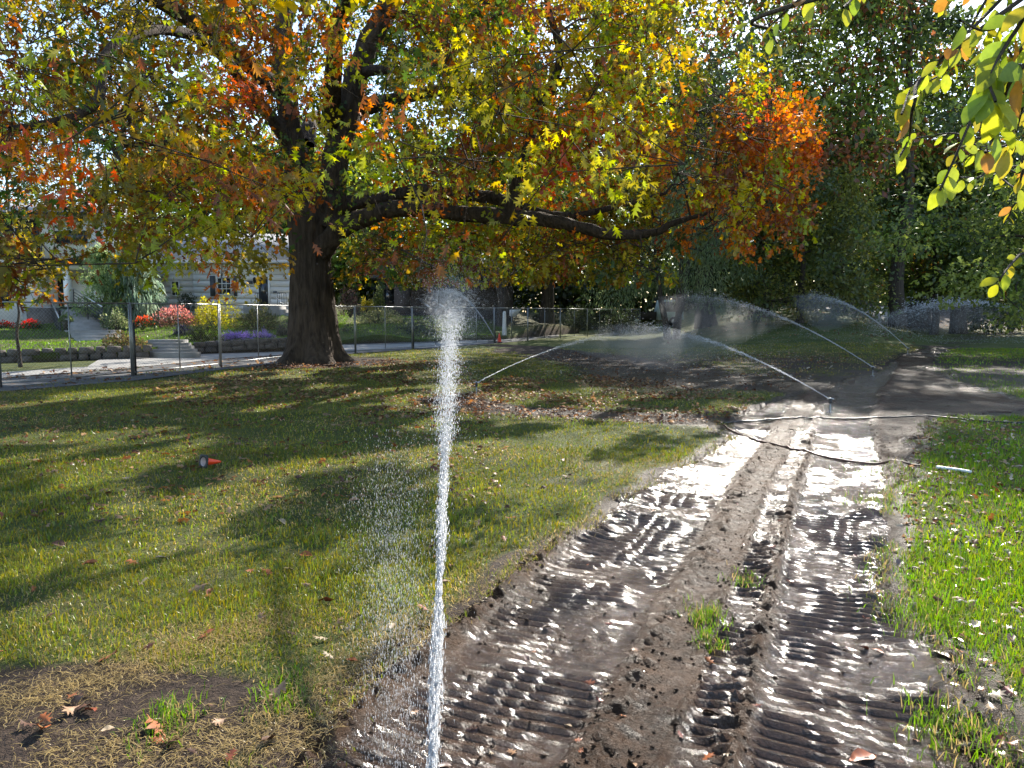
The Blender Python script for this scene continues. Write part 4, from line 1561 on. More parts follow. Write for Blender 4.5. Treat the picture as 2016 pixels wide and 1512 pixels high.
# (twig polyline in photograph pixels, depth, leaf length, number of leaves)
STR = [([(2090, -120), (1960, 10), (1880, 90), (1800, 165), (1775, 225)], 2.7, 0.105, 22), ([(1850, 120), (1800, 205), (1790, 270), (1770, 310)], 2.7, 0.10, 11),
       ([(2090, 20), (1960, 150), (1915, 230), (1880, 310), (1850, 375)], 2.5, 0.10, 20), ([(1720, -110), (1620, -30), (1560, 10), (1505, 65)], 2.5, 0.10, 8),
       ([(1545, 15), (1520, 60), (1530, 85)], 2.5, 0.095, 4), ([(1760, -90), (1690, -15), (1660, 15)], 2.5, 0.095, 6), ([(2080, 60), (1990, 160), (1965, 250), (1940, 300)], 2.1, 0.12, 16),
       ([(2100, -40), (2000, 30), (1940, 60), (1890, 40)], 2.4, 0.11, 14), ([(2080, 150), (1950, 265), (1870, 262), (1780, 276)], 4.2, 0.075, 16), ([(2090, 260), (1990, 330), (1930, 300), (1870, 330)], 3.6, 0.09, 16),
       ([(2070, 460), (2010, 500), (1975, 540), (1965, 565)], 2.9, 0.085, 12), ([(2090, 300), (2020, 330), (2000, 370), (1950, 330)], 3.0, 0.09, 10),
       ([(2100, -80), (2010, -30), (1900, -20), (1850, 10)], 3.0, 0.10, 16), ([(2080, 100), (2010, 130), (1975, 90), (1930, 130)], 3.0, 0.10, 14), ([(2060, 380), (2000, 400), (1985, 430)], 4.0, 0.08, 8), ([(2090, -60), (2000, 60), (1950, 150), (1960, 200)], 2.2, 0.125, 18), ([(2090, 60), (2020, 190), (1990, 280), (1930, 290)], 2.6, 0.115, 16),
       ([(2000, -80), (1930, 20), (1870, 130), (1830, 160)], 3.2, 0.10, 16), ([(2090, 150), (2010, 240), (1940, 340), (1890, 350)], 3.2, 0.095, 14), ([(2090, 220), (2020, 290), (2000, 340), (1900, 270)], 3.6, 0.09, 14)]
BC = np.array([(0.40, 0.44, 0.02), (0.50, 0.50, 0.02), (0.26, 0.36, 0.02), (0.52, 0.42, 0.02), (0.42, 0.48, 0.03)])
hub = at(2230, -160, 2.8)
for pts, Y, L, n in STR:
    P = [at(px, py, Y + 0.15 * math.sin(i * 1.7 + px)) for i, (px, py) in enumerate(pts)]
    P, r_ = smooth_path([hub] + P, np.linspace(0.010, 0.0018, len(P) + 1), 7)
    V, Q = tube_arrays(P, r_, 5)
    mesh_np('twig', V, [Q], M_BARK2, ob, smooth=True)
    i0 = 8
    for q in range(n):
        f = (q + 0.6) / n
        i = min(len(P) - 1, int(i0 + f * (len(P) - 1 - i0)))
        tg = P[i] - P[i - 1]
        sd = 1 if q % 2 else -1
        side = unit(np.cross(tg, [0, 1, 0.2])[None])[0] * sd
        d = unit(tg[None])[0] * 0.8 + side * rng.uniform(0.2, 0.8) + np.array([0, rng.normal(0, 0.25), -0.55])
        nr = np.array([rng.normal(0, 0.5), -0.75 + rng.normal(0, 0.45), rng.normal(0.5, 0.5)])
        c = BC[rng.integers(0, 5)] * rng.uniform(0.75, 1.15)
        if rng.random() < 0.07: c = np.array([0.50, 0.22, 0.03])
        s_ = L * rng.uniform(0.48, 0.92)
        V, F, K = put_leaves(OV, (P[i] + unit(d[None])[0] * 0.16 * s_)[None], d[None], nr[None], np.array([s_]), c[None])
        mesh_np('leaf', V, [F], M_BIG, ob, K, smooth=True)

# ------------------------------------------------------------------ temporary chain link fence
FENCE = np.array([at(-330, 800, 13.2)[:2], gnd(0, 766)[:2] * 0 + at(0, 766, 16.4)[:2], at(262, 745, 19.4)[:2], at(435, 727, 22.6)[:2], at(572, 707, 27.0)[:2], at(700, 696, 30.2)[:2], at(812, 689, 33.5)[:2],
                  at(973, 674, 40.0)[:2], at(1039, 668, 43.5)[:2], at(1103, 660, 47.5)[:2], at(1156, 656, 51.5)[:2], at(1203, 653, 55)[:2], at(1260, 648, 60)[:2]])
FH = 1.83
FLAB = ['at the photo left edge, beside the thin young tree', 'in front of the stone edged lawn and the house stairs', 'in front of the brick red geraniums and pink shrub', 'in front of the lavender, left of the oak',
        'hidden partly behind the oak trunk', 'just right of the oak trunk', 'behind the near water jet', 'with the orange cone at its foot', 'second right of the orange cone', 'third right of the orange cone',
        'fourth right of the orange cone', 'last one before the weeping tree']
for k in range(len(FENCE) - 1):
    a, b = FENCE[k], FENCE[k + 1]
    L = float(np.hypot(*(b - a)))
    d = (b - a) / L
    za, zb = (float(base_h(np.array(p[0]), np.array(p[1]))) for p in (a, b))
    fp = thing('fence_panel', (a[0], a[1], za), 'chain link fence panel ' + FLAB[k], 'fence', 'temporary fence panels')

    def fpt(t, z): return np.array([a[0] + d[0] * t, a[1] + d[1] * t, za + (zb - za) * t / L + z])
    m = MB(); m.tube([fpt(0.03, FH), fpt(L - 0.03, FH)], 0.021, 6); m.build('top_rail', M_GALV, fp, True)
    m = MB(); m.tube([fpt(0.03, 0.10), fpt(L - 0.03, 0.10)], 0.017, 6); m.build('bottom_rail', M_GALV, fp, True)
    for t in (0.03, L - 0.03):
        m = MB(); m.tube([fpt(t, 0.0), fpt(t, FH + 0.03)], 0.022, 6); m.build('post', M_GALV, fp, True)
    nmid = max(1, int(round(L / 1.9)) - 1)
    for q in range(nmid):
        t = L * (q + 1) / (nmid + 1)
        m = MB(); m.tube([fpt(t, 0.1), fpt(t, FH)], 0.016, 6); m.build('stay', M_GALV, fp, True)
    if k in (2, 4, 6, 7):
        m = MB(); m.tube([fpt(0.10, -0.05), fpt(0.10, 1.35)], 0.026, 6); m.build('ground_stake', M_BLACK, fp, True)
    acc = Acc()
    stp = 0.085
    A_, B_ = [], []
    for sgn in (1, -1):
        for t0 in np.arange(-FH, L + FH, stp):
            lo, hi = max(0.04, t0 if sgn > 0 else t0 - FH), min(L - 0.04, t0 + FH if sgn > 0 else t0)
            if hi - lo < 0.05: continue
            z1 = (lo - t0) if sgn > 0 else (t0 - lo)
            z2 = (hi - t0) if sgn > 0 else (t0 - hi)
            A_.append(fpt(lo, np.clip(z1, 0.1, FH))); B_.append(fpt(hi, np.clip(z2, 0.1, FH)))
    frusta(acc, np.array(A_), np.array(B_), np.full(len(A_), 0.0016), np.full(len(A_), 0.0016), 3)
    acc.build('wire_mesh', M_GALV, fp, kind='stuff')

# ------------------------------------------------------------------ houses
def bx(name, mat, parent, x0, x1, y0, y1, z0, z1, bev=0.0):
    m = MB(); m.box(min(x0, x1), max(x0, x1), y0, y1, min(z0, z1), max(z0, z1))
    return m.build(name, mat, parent)


def XZ(px, py, Y):
    p = at(px, py, Y)
    return p[0], p[2]


def window(parent, px0, py0, px1, py1, Y, nx=2, nz=2, frame=M_WHITE, fw=0.06, name='window'):
    x0, z1 = XZ(px0, py0, Y); x1, z0 = XZ(px1, py1, Y)
    m = MB()
    m.box(x0 - fw, x0, Y - 0.07, Y + 0.02, z0 - fw, z1 + fw); m.box(x1, x1 + fw, Y - 0.07, Y + 0.02, z0 - fw, z1 + fw)
    m.box(x0, x1, Y - 0.07, Y + 0.02, z1, z1 + fw); m.box(x0, x1, Y - 0.07, Y + 0.02, z0 - fw, z0)
    w = m.build(name, frame, parent)
    bx('pane', M_GLASS, w, x0, x1, Y - 0.035, Y - 0.02, z0, z1)
    for i in range(1, nx):
        xx = x0 + (x1 - x0) * i / nx
        bx('muntin', frame, w, xx - 0.018, xx + 0.018, Y - 0.055, Y - 0.037, z0, z1)
    for i in range(1, nz):
        z_ = z0 + (z1 - z0) * i / nz
        bx('muntin', frame, w, x0, x1, Y - 0.058, Y - 0.038, z_ - 0.018, z_ + 0.018)
    return w


# low white house with lap siding
H2Y = 41.0
xl, zb = XZ(292, 612, H2Y); xr, ze = XZ(572, 517, H2Y)
zb -= 0.6
h2 = thing('white_house', (xl, H2Y, zb), 'low white house with wide lap siding and a pale roof left of the oak trunk', 'house')
bx('wall', M_WHITE, h2, xl, xr, H2Y, H2Y + 4.6, zb, ze)
xm, _ = XZ(385, 560, H2Y)
nb = 10
for q in range(nb):
    z0 = zb + (ze - zb) * q / nb
    z1 = zb + (ze - zb) * (q + 1) / nb
    for (a, b, off) in ((xl, xm - 0.01, 0.0), (xm, xr, -0.25)):
        m = MB()
        m.hexa([(a, H2Y - 0.055 + off, z0), (b, H2Y - 0.055 + off, z0), (b, H2Y - 0.002, z0), (a, H2Y - 0.002, z0),
                (a, H2Y - 0.02 + off, z1 - 0.012), (b, H2Y - 0.02 + off, z1 - 0.012), (b, H2Y - 0.002, z1 - 0.012), (a, H2Y - 0.002, z1 - 0.012)])
        m.build('siding_board', M_WHITE, h2)
_, zr = XZ(430, 440, H2Y)
m = MB(); m.hexa([(xl - 0.4, H2Y - 0.8, ze - 0.05), (xr + 0.25, H2Y - 0.8, ze - 0.05), (xr + 0.25, H2Y + 5.2, ze - 0.05), (xl - 0.4, H2Y + 5.2, ze - 0.05),
                  (xl + 0.2, H2Y + 2.4, zr - 0.3), (xr - 0.2, H2Y + 2.4, zr - 0.3), (xr - 0.2, H2Y + 2.7, zr - 0.3), (xl + 0.2, H2Y + 2.7, zr - 0.3)])
rf = m.build('roof', M_ROOF, h2)
bx('gutter', M_WHITE, rf, xl - 0.4, xr + 0.25, H2Y - 0.9, H2Y - 0.79, ze - 0.08, ze + 0.05)
Yf = H2Y - 0.32
window(h2, 339, 555, 353, 581, H2Y - 0.08, 2, 2)
window(h2, 429, 548, 455, 579, Yf, 3, 3)
for a, b in ((413, 424), (459, 467)):
    x0, z1 = XZ(a, 543, Yf); x1, z0 = XZ(b, 583, Yf)
    bx('shutter', M_SHUT, h2, x0, x1, Yf - 0.03, Yf + 0.05, z0, z1)
x0, z1 = XZ(509, 545, Yf); x1, z0 = XZ(529, 600, Yf)
m = MB(); m.box(x0 - 0.11, x0, Yf - 0.05, Yf + 0.1, z0, z1 + 0.11); m.box(x1, x1 + 0.11, Yf - 0.05, Yf + 0.1, z0, z1 + 0.11); m.box(x0, x1, Yf - 0.05, Yf + 0.1, z1, z1 + 0.11)
dr = m.build('door', M_WHITE, h2)
bx('glass_panel', M_GLASS, dr, x0, x1, Yf - 0.03, Yf + 0.05, z0, z1)
xa, za = XZ(526, 577, Yf)
m = MB(); m.tube([(xa, Yf - 0.06, za - 0.06), (xa, Yf - 0.06, za + 0.06)], 0.018, 6); m.build('handle', M_STEEL, dr)
for a, b, c, d_ in ((487, 553, 497, 559), (538, 573, 545, 577)):
    x0, z1 = XZ(a, b, Yf); x1, z0 = XZ(c, d_, Yf)
    bx('number_plate', M_SHUT, h2, x0, x1, Yf - 0.03, Yf + 0.05, z0, z1)
xa, za = XZ(503, 553, Yf)
m = MB(); m.lathe([(0.0, 0.20), (0.10, 0.12), (0.09, 0.10), (0.07, -0.12), (0.03, -0.16), (0.0, -0.16)], (xa, Yf - 0.14, za), 8); m.box(xa - 0.02, xa + 0.02, Yf - 0.14, Yf + 0.05, za + 0.1, za + 0.14)
m.build('lantern', M_BLACK, h2)
# porch with railings and a few steps
x0, z0 = XZ(498, 603, Yf); x1, _ = XZ(566, 603, Yf)
bx('porch', M_CONC, h2, x0, x1, Yf - 1.5, Yf - 0.01, z0 - 1.2, z0)
for q in range(4):
    bx('step', M_CONC, h2, x1 + 0.01 + 0.3 * q, x1 + 0.31 + 0.3 * q, Yf - 1.5, Yf - 0.3, z0 - 1.5, z0 - 0.17 * (q + 1))
for a, b in ((502, 511), (546, 563)):
    xa, zt = XZ(a, 577, Yf - 1.4); xb, _ = XZ(b, 577, Yf - 1.4)
    m = MB(); m.tube([(xa, Yf - 1.4, zt), (xb, Yf - 1.4, zt)], 0.02, 6)
    rl = m.build('railing', M_BLACK, h2)
    for xx in np.linspace(xa, xb, 3 if b - a < 12 else 5):
        m = MB(); m.tube([(xx, Yf - 1.4, z0), (xx, Yf - 1.4, zt)], 0.014, 5); m.build('baluster', M_BLACK, rl)
p0, p1 = at(541, 584, Yf - 1.55), at(562, 603, Yf - 1.75)
m = MB(); m.tube([p0, p1], 0.02, 6); m.build('handrail', M_STEEL, h2)

# two storey white house
H1Y = 37.5
xl, zb = XZ(-330, 640, H1Y); xr, zt = XZ(238, 424, H1Y)
zb -= 0.5
h1 = thing('two_storey_house', (xl, H1Y, zb), 'two storey white house with a dark framed balcony window at the photo left', 'house')
xp0, zp = XZ(66, 604, H1Y); xp1, zbm = XZ(168, 523, H1Y)
xw, _ = XZ(175, 500, H1Y)
_, zup = XZ(0, 512, H1Y)
bx('upper_wall', M_WHITE, h1, xl, xw, H1Y, H1Y + 8, zup, zt)
bx('lower_wall', M_WHITE, h1, xl, xp0, H1Y + 0.02, H1Y + 8, zb, zup - 0.003)
bx('porch_back_wall', M_WHITE, h1, xp0 + 0.002, xw, H1Y + 2.2, H1Y + 7.9, zb, zup - 0.003)
bx('fascia_beam', M_BLACK, h1, xp0 - 0.4, xp1, H1Y - 0.5, H1Y - 0.2, zbm, zup + 0.02)
bx('soffit', M_CREAM, h1, xp0, xp1 - 0.1, H1Y - 0.45, H1Y + 2.1, zbm - 0.22, zbm - 0.003)
xc0, _ = XZ(134, 560, H1Y); xc1, _ = XZ(144, 560, H1Y)
bx('porch_column', M_WHITE, h1, xc0, xc1, H1Y - 0.4, H1Y - 0.12, zp, zbm - 0.223)
bx('porch_floor', M_CONC, h1, xp0 + 0.003, xw - 0.01, H1Y - 0.9, H1Y + 2.19, zb, zp)
x0, z1 = XZ(98, 548, H1Y + 2.1); x1, _ = XZ(134, 548, H1Y + 2.1)
dr = bx('door', M_BLACK, h1, x0, x1, H1Y + 2.1, H1Y + 2.18, zp, z1)
bx('door_panel', M_GLASS, dr, x0 + 0.2, x1 - 0.3, H1Y + 2.08, H1Y + 2.095, zp + 0.3, z1 - 0.3)
# roof
_, zrd = XZ(0, 378, H1Y)
m = MB(); m.hexa([(xl - 0.5, H1Y - 0.8, zt - 0.02), (xw + 0.5, H1Y - 0.8, zt - 0.02), (xw + 0.5, H1Y + 8.6, zt - 0.02), (xl - 0.5, H1Y + 8.6, zt - 0.02),
                  (xl - 0.5, H1Y + 4, zrd), (xw - 0.3, H1Y + 4, zrd), (xw - 0.3, H1Y + 4.3, zrd), (xl - 0.5, H1Y + 4.3, zrd)])
rf = m.build('roof', M_ROOF, h1)
bx('gutter', M_BLACK, rf, xl - 0.5, xw + 0.5, H1Y - 0.9, H1Y - 0.79, zt - 0.06, zt + 0.06)
bx('eaves_trim', M_CREAM, h1, xl, xw, H1Y - 0.04, H1Y - 0.003, zt - 0.35, zt - 0.03)
window(h1, 34, 436, 76, 502, H1Y - 0.02, 2, 1, M_BLACK, 0.1, 'balcony_window')
window(h1, -30, 434, 24, 505, H1Y - 0.02, 2, 1, M_BLACK, 0.1, 'balcony_window')
window(h1, 110, 457, 170, 477, H1Y - 0.02, 3, 1, M_BLACK, 0.06)
window(h1, -40, 560, 20, 600, H1Y, 2, 1, M_BLACK, 0.06)
rl = None
for q in range(5):
    pa, pb = at(28, 469 + q * 7, H1Y - 0.35), at(82, 469 + q * 7, H1Y - 0.35)
    m = MB(); m.tube([pa, pb], 0.02 if q else 0.03, 5)
    o_ = m.build('balcony_railing' if rl is None else 'bar', M_BLACK, h1 if rl is None else rl)
    rl = rl or o_
for px in (28, 55, 82):
    m = MB(); m.tube([at(px, 503, H1Y - 0.35), at(px, 468, H1Y - 0.35)], 0.025, 5); m.build('post', M_BLACK, rl)
# right wing with a sloping roof line
x0, z1 = XZ(176, 508, H1Y + 0.6); x1, z1b = XZ(268, 540, H1Y + 0.6)
m = MB(); m.hexa([(x0, H1Y + 0.6, zb), (x1, H1Y + 0.6, zb), (x1, H1Y + 6, zb), (x0, H1Y + 6, zb), (x0, H1Y + 0.6, z1), (x1, H1Y + 0.6, z1b), (x1, H1Y + 6, z1b), (x0, H1Y + 6, z1)])
m.build('wing_wall', M_WHITE, h1)
m = MB(); m.hexa([(x0 - 0.2, H1Y + 0.3, z1 + 0.08), (x1 + 0.3, H1Y + 0.3, z1b - 0.05), (x1 + 0.3, H1Y + 6.2, z1b - 0.05), (x0 - 0.2, H1Y + 6.2, z1 + 0.08),
                  (x0 - 0.2, H1Y + 0.3, z1 + 0.22), (x1 + 0.3, H1Y + 0.3, z1b + 0.09), (x1 + 0.3, H1Y + 6.2, z1b + 0.09), (x0 - 0.2, H1Y + 6.2, z1 + 0.22)])
m.build('wing_roof', M_ROOF, h1)
window(h1, 184, 535, 226, 566, H1Y + 0.58, 2, 1, M_BLACK, 0.06)
x0, z1 = XZ(62, 606, H1Y - 1.2); x1, z0 = XZ(118, 648, H1Y - 1.2)
bx('foundation', M_STONE, h1, x0, x1, H1Y - 1.6, H1Y - 0.91, z0 - 0.3, z1)

# stairs: porch flight, wide lower steps, walk steps
st = thing('stair_flight', at(150, 645, 34), 'grey concrete stairs with metal railings climbing to the two storey house', 'stairs')
for q in range(9):
    f = q / 8
    pl, pr = at(127 + (118 - 127) * f, 645 - 41 * f, 33.6 + 3 * f), at(203 + (160 - 203) * f, 645 - 41 * f, 33.6 + 3 * f)
    bx('step', M_CONC, st, pl[0], pr[0], pl[1], pl[1] + 0.40, pl[2] - 0.5, pl[2])
for side, (a0, a1, b0, b1) in (('l', (100, 590, 118, 630)), ('r', (144, 568, 201, 604))):
    rail = None
    for q in range(6):
        dz = q * 6
        pa, pb = at(a0, a1 + dz, 36.4), at(b0, b1 + dz, 33.8)
        m = MB(); m.tube([pa, pb], 0.028 if q == 0 else 0.016, 5)
        o_ = m.build('railing' if rail is None else 'bar', M_STEEL if q == 0 else M_BLACK, st if rail is None else rail)
        rail = rail or o_
    for f in (0, 0.5, 1):
        pa, pb = at(a0, a1, 36.4), at(b0, b1, 33.8)
        p = pa + (pb - pa) * f
        m = MB(); m.tube([p + [0, 0, -1.0], p], 0.025, 5); m.build('post', M_BLACK, rail)
ws = thing('wide_steps', at(190, 668, 31), 'wide shallow concrete steps below the stair flight', 'stairs')
for q in range(4):
    pl, pr = at(150 - 5 * q, 668 - 6 * q, 31 + 0.6 * q), at(240 - 5 * q, 668 - 6 * q, 31 + 0.6 * q)
    bx('step', M_CONC, ws, pl[0], pr[0], pl[1], pl[1] + 0.62, pl[2] - 0.4, pl[2])
wk = thing('garden_steps', at(340, 700, 26.5), 'five concrete steps between the stone walls by the driveway', 'stairs')
for q in range(5):
    pl, pr = at(296 - 1.5 * q, 694 - 6.2 * q, 26.6 + 0.45 * q), at(384 - 6 * q, 690 - 5.6 * q, 26.6 + 0.45 * q)
    bx('step', M_CONC, wk, pl[0], pr[0], pl[1], pl[1] + 0.47, pl[2] - 0.5, pl[2])

# dry stone walls of single stones
def stone_wall(A, B, h, label, seed, courses=2):
    r = random.Random(seed)
    w = thing('stone_wall', (A[0], A[1], A[2]), label, 'wall')
    L = math.dist(A[:2], B[:2])
    d = ((B[0] - A[0]) / L, (B[1] - A[1]) / L)
    nrm = (d[1], -d[0])
    for c in range(courses):
        t = -r.random() * 0.3
        while t < L:
            sl_ = r.uniform(0.28, 0.6)
            ch = h / courses
            z0 = A[2] + (B[2] - A[2]) * t / L + c * ch
            pts = []
            for zz_ in (0, 1):
                for (tt, nn) in ((0.012, 0), (sl_ - 0.012, 0), (sl_ - 0.012, -0.35), (0.012, -0.35)):
                    j = r.uniform(-0.035, 0.035) if nn == 0 else 0
                    ins = 0.03 if zz_ else 0
                    tx = t + tt + (ins if tt < 0.1 else -ins)
                    pts.append((A[0] + d[0] * tx + nrm[0] * (nn + j + 0.06), A[1] + d[1] * tx + nrm[1] * (nn + j + 0.06), z0 + zz_ * (ch - 0.012) + r.uniform(-0.02, 0.02) * zz_))
            m = MB(); m.hexa(pts); m.build('stone', M_STONE, w)
            t += sl_


stone_wall(at(-330, 727, 22.6), at(292, 703, 26.4), 0.42, 'low dark stone wall along the lawn left of the garden steps', 3)
stone_wall(at(385, 694, 29), at(572, 683, 31.2), 0.40, 'low dark stone wall under the lavender right of the garden steps', 5)

# brown house far behind the near jet
H3Y = 54.0
xl, zb = XZ(752, 628, H3Y); xr, zt = XZ(1010, 548, H3Y)
h3 = thing('brown_house', (xl, H3Y, zb), 'dark brown house with square porch pillars right of the oak trunk', 'house')
bx('wall', M_BROWNWALL, h3, xl, xr, H3Y + 2, H3Y + 8, zb - 1, zt)
m = MB(); m.hexa([(xl - 0.8, H3Y - 0.8, zt), (xr + 0.8, H3Y - 0.8, zt), (xr + 0.8, H3Y + 9, zt), (xl - 0.8, H3Y + 9, zt),
                  (xl - 0.5, H3Y + 4, zt + 1.6), (xr + 0.5, H3Y + 4, zt + 1.6), (xr + 0.5, H3Y + 4.5, zt + 1.6), (xl - 0.5, H3Y + 4.5, zt + 1.6)])
m.build('roof', M_DARKROOF, h3)
for a, b in ((778, 808), (842, 880)):
    x0, _ = XZ(a, 600, H3Y); x1, _ = XZ(b, 600, H3Y)
    bx('porch_pillar', M_BROWNWALL, h3, x0, x1, H3Y - 0.4, H3Y + 0.4, zb - 1, zt - 0.003)
x0, z1 = XZ(853, 545, H3Y); x1, z0 = XZ(866, 556, H3Y)
bx('brick_panel', M_BRICK, h3, x0 + 1.3, x1 + 1.6, H3Y + 1.9, H3Y + 1.97, z0, z1 - 0.05)
x0, _ = XZ(760, 600, H3Y); x1, _ = XZ(845, 600, H3Y)
bx('porch_floor', M_DARKWOOD, h3, x0, x1, H3Y - 0.6, H3Y + 1.99, zb - 1, zb + 0.35)
window(h3, 757, 570, 776, 596, H3Y + 1.98, 2, 1, M_DARKWOOD, 0.08)
for (a, b), (c, d_) in (((826, 590), (850, 608)), ((851, 590), (876, 606))):
    m = MB(); m.tube([at(a, b, H3Y - 0.5), at(c, d_, H3Y - 2.5)], 0.05, 6); m.build('handrail', M_STEEL, h3)

# ------------------------------------------------------------------ shrubs and flowers
def shrub(name, px0, py0, px1, py1, Y, cols, label, cat='shrub', leaf=0.09, n=1500, tmpl=DIAMOND, top=None, topfrac=0.3, droop=0.0, group=None):
    c = at((px0 + px1) / 2, py1, Y)
    t_ = at((px0 + px1) / 2, py0, Y)
    w = (px1 - px0) / FPX * Y / 2
    h = t_[2] - c[2]
    th_ = thing(name, c, label, cat, group)
    m = MB()
    for q in range(7):
        a = q * 0.9 + 0.3
        e = c + np.array([math.cos(a) * w * 0.6, math.sin(a) * w * 0.45, h * (0.55 + 0.3 * (q % 3) / 2)])
        m.tube([c + np.array([math.cos(a) * 0.04, math.sin(a) * 0.04, -0.1]), c * 0.45 + e * 0.55 + np.array([0, 0, 0.05]), e], [0.02, 0.014, 0.006], 4)
    m.build('stems', M_BARK2, th_)
    v = unit(rng.normal(0, 1, (n, 3)))
    v[:, 2] = np.abs(v[:, 2])
    rr = (0.45 + 0.55 * rng.random(n) ** 0.5) * (0.5 + 0.85 * vnoise(v[:, 0] * 2.5 + px0, v[:, 1] * 2.5 + v[:, 2] * 2, 50))
    pos = c + v * rr[:, None] * np.array([w, w * 0.75, h * 1.05])
    ca = np.array(cols)
    col = ca[rng.integers(0, len(ca), n)] * (0.6 + 0.8 * rng.random(n))[:, None]
    if top is not None:
        ta = np.array(top)
        k = (rng.random(n) < topfrac * 2 * v[:, 2]) & (rr > 0.6)
        col[k] = ta[rng.integers(0, len(ta), k.sum())]
    acc = Acc()
    acc.add(*put_leaves(tmpl, pos, v + rng.normal(0, 0.5, (n, 3)) + np.array([0, 0, 0.3 - droop]), rng.normal(0, 0.6, (n, 3)) + np.array([0, 0, 0.8]), leaf * (0.6 + 0.8 * rng.random(n)), col))
    acc.build('foliage', M_LEAFBG, th_, kind='stuff')
    return th_


SG = [(0.05, 0.09, 0.02), (0.07, 0.11, 0.025), (0.04, 0.07, 0.02)]
shrub('yellow_shrub', 377, 588, 468, 648, 35.0, [(0.46, 0.42, 0.02), (0.36, 0.36, 0.02), (0.50, 0.40, 0.03)], 'bright yellow shrub below the white house window', n=2600)
shrub('pink_shrub', 305, 604, 385, 645, 34.6, [(0.10, 0.09, 0.03), (0.15, 0.08, 0.05)], 'pink flowering shrub left of the bright yellow one', top=[(0.62, 0.22, 0.20), (0.68, 0.34, 0.28)], topfrac=0.5, n=2000)
shrub('juniper', 466, 604, 545, 648, 34.5, [(0.07, 0.085, 0.02), (0.05, 0.06, 0.02), (0.22, 0.2, 0.06)], 'dark spreading juniper right of the yellow shrub', n=2000, tmpl=NARROW, leaf=0.16)
shrub('ground_cover', 362, 645, 436, 684, 30.6, [(0.05, 0.065, 0.018), (0.07, 0.075, 0.02)], 'dark green low shrub beside the garden steps', n=1800)
shrub('blue_shrub', 337, 642, 382, 664, 31.6, [(0.05, 0.055, 0.06), (0.07, 0.06, 0.10)], 'small blue grey shrub at the top of the garden steps', n=800)
shrub('lavender', 432, 652, 502, 680, 31.2, [(0.07, 0.09, 0.05), (0.05, 0.07, 0.04)], 'broad purple lavender clump above the stone wall', 'flowers', top=[(0.26, 0.17, 0.52), (0.34, 0.24, 0.60)], topfrac=0.8, tmpl=NARROW, leaf=0.12, n=1800)
shrub('lavender', 490, 652, 544, 678, 31.8, [(0.08, 0.10, 0.05), (0.06, 0.08, 0.04)], 'smaller pale purple lavender clump nearer the oak trunk', 'flowers', top=[(0.30, 0.22, 0.52), (0.4, 0.3, 0.6)], topfrac=0.7, tmpl=NARROW, leaf=0.12, n=1300)
shrub('grey_shrub', 540, 636, 575, 670, 33.0, [(0.10, 0.10, 0.08), (0.14, 0.13, 0.10)], 'grey shrub right against the oak trunk', n=800)
shrub('ground_cover', 200, 658, 296, 692, 27.4, [(0.10, 0.085, 0.03), (0.07, 0.08, 0.02), (0.16, 0.10, 0.05)], 'brown green spreading shrub over the stone wall left of the garden steps', n=1800)
shrub('pale_shrub', 205, 612, 255, 645, 33.6, [(0.16, 0.2, 0.08), (0.10, 0.14, 0.05), (0.3, 0.32, 0.18)], 'pale green shrub at the foot of the stair railing', n=1200)
shrub('geraniums', 258, 624, 303, 645, 33.6, SG, 'red geraniums at the edge of the sunny lawn', 'flowers', top=[(0.7, 0.06, 0.03), (0.75, 0.14, 0.06)], topfrac=0.4, n=800)
shrub('geraniums', -30, 632, 40, 650, 33.8, SG, 'red flowers along the house wall at the left edge', 'flowers', top=[(0.65, 0.05, 0.04)], topfrac=0.45, n=700)
shrub('geraniums', 38, 628, 84, 648, 33.8, SG, 'red flowers beside the grey foundation', 'flowers', top=[(0.65, 0.05, 0.04)], topfrac=0.45, n=600)
shrub('small_bush', 350, 571, 388, 612, 39.6, [(0.06, 0.085, 0.04), (0.09, 0.11, 0.06)], 'grey green bush against the white siding between the windows', n=900)
shrub('yellow_bush', 708, 584, 735, 612, 47.0, [(0.45, 0.34, 0.05), (0.3, 0.28, 0.04)], 'small golden bush beyond the fence right of the oak', n=900)
shrub('column_shrub', 733, 560, 757, 628, 47.5, [(0.12, 0.15, 0.04), (0.22, 0.24, 0.09), (0.08, 0.11, 0.03)], 'tall narrow pale green shrub at the left of the brown house', n=1500)
shrub('pale_border', 690, 610, 800, 636, 46.5, [(0.30, 0.28, 0.12), (0.18, 0.2, 0.07), (0.38, 0.35, 0.18)], 'pale border plants in front of the brown house', n=2000)
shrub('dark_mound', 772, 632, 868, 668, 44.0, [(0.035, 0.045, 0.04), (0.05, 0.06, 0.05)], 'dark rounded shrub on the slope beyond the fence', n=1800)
shrub('purple_ground_cover', 655, 646, 712, 673, 40.5, [(0.05, 0.04, 0.05), (0.07, 0.05, 0.06)], 'dull purple ground cover just right of the oak trunk', n=900)
shrub('smoke_bush', 668, 560, 712, 622, 45.5, [(0.06, 0.035, 0.035), (0.09, 0.05, 0.045), (0.05, 0.05, 0.03)], 'dark purple leaved bush with pale stems right of the oak trunk', n=1500)
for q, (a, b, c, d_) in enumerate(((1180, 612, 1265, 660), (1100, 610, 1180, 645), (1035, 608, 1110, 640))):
    shrub('dark_hedge_shrub', a, b, c, d_, (55, 60, 62)[q], [(0.03, 0.04, 0.02), (0.04, 0.05, 0.025)], ('dark shrub behind the last fence panels by the weeping tree', 'dark shrub in the middle behind the right fence panels', 'dark shrub right of the small white sign')[q], n=1500, leaf=0.16)

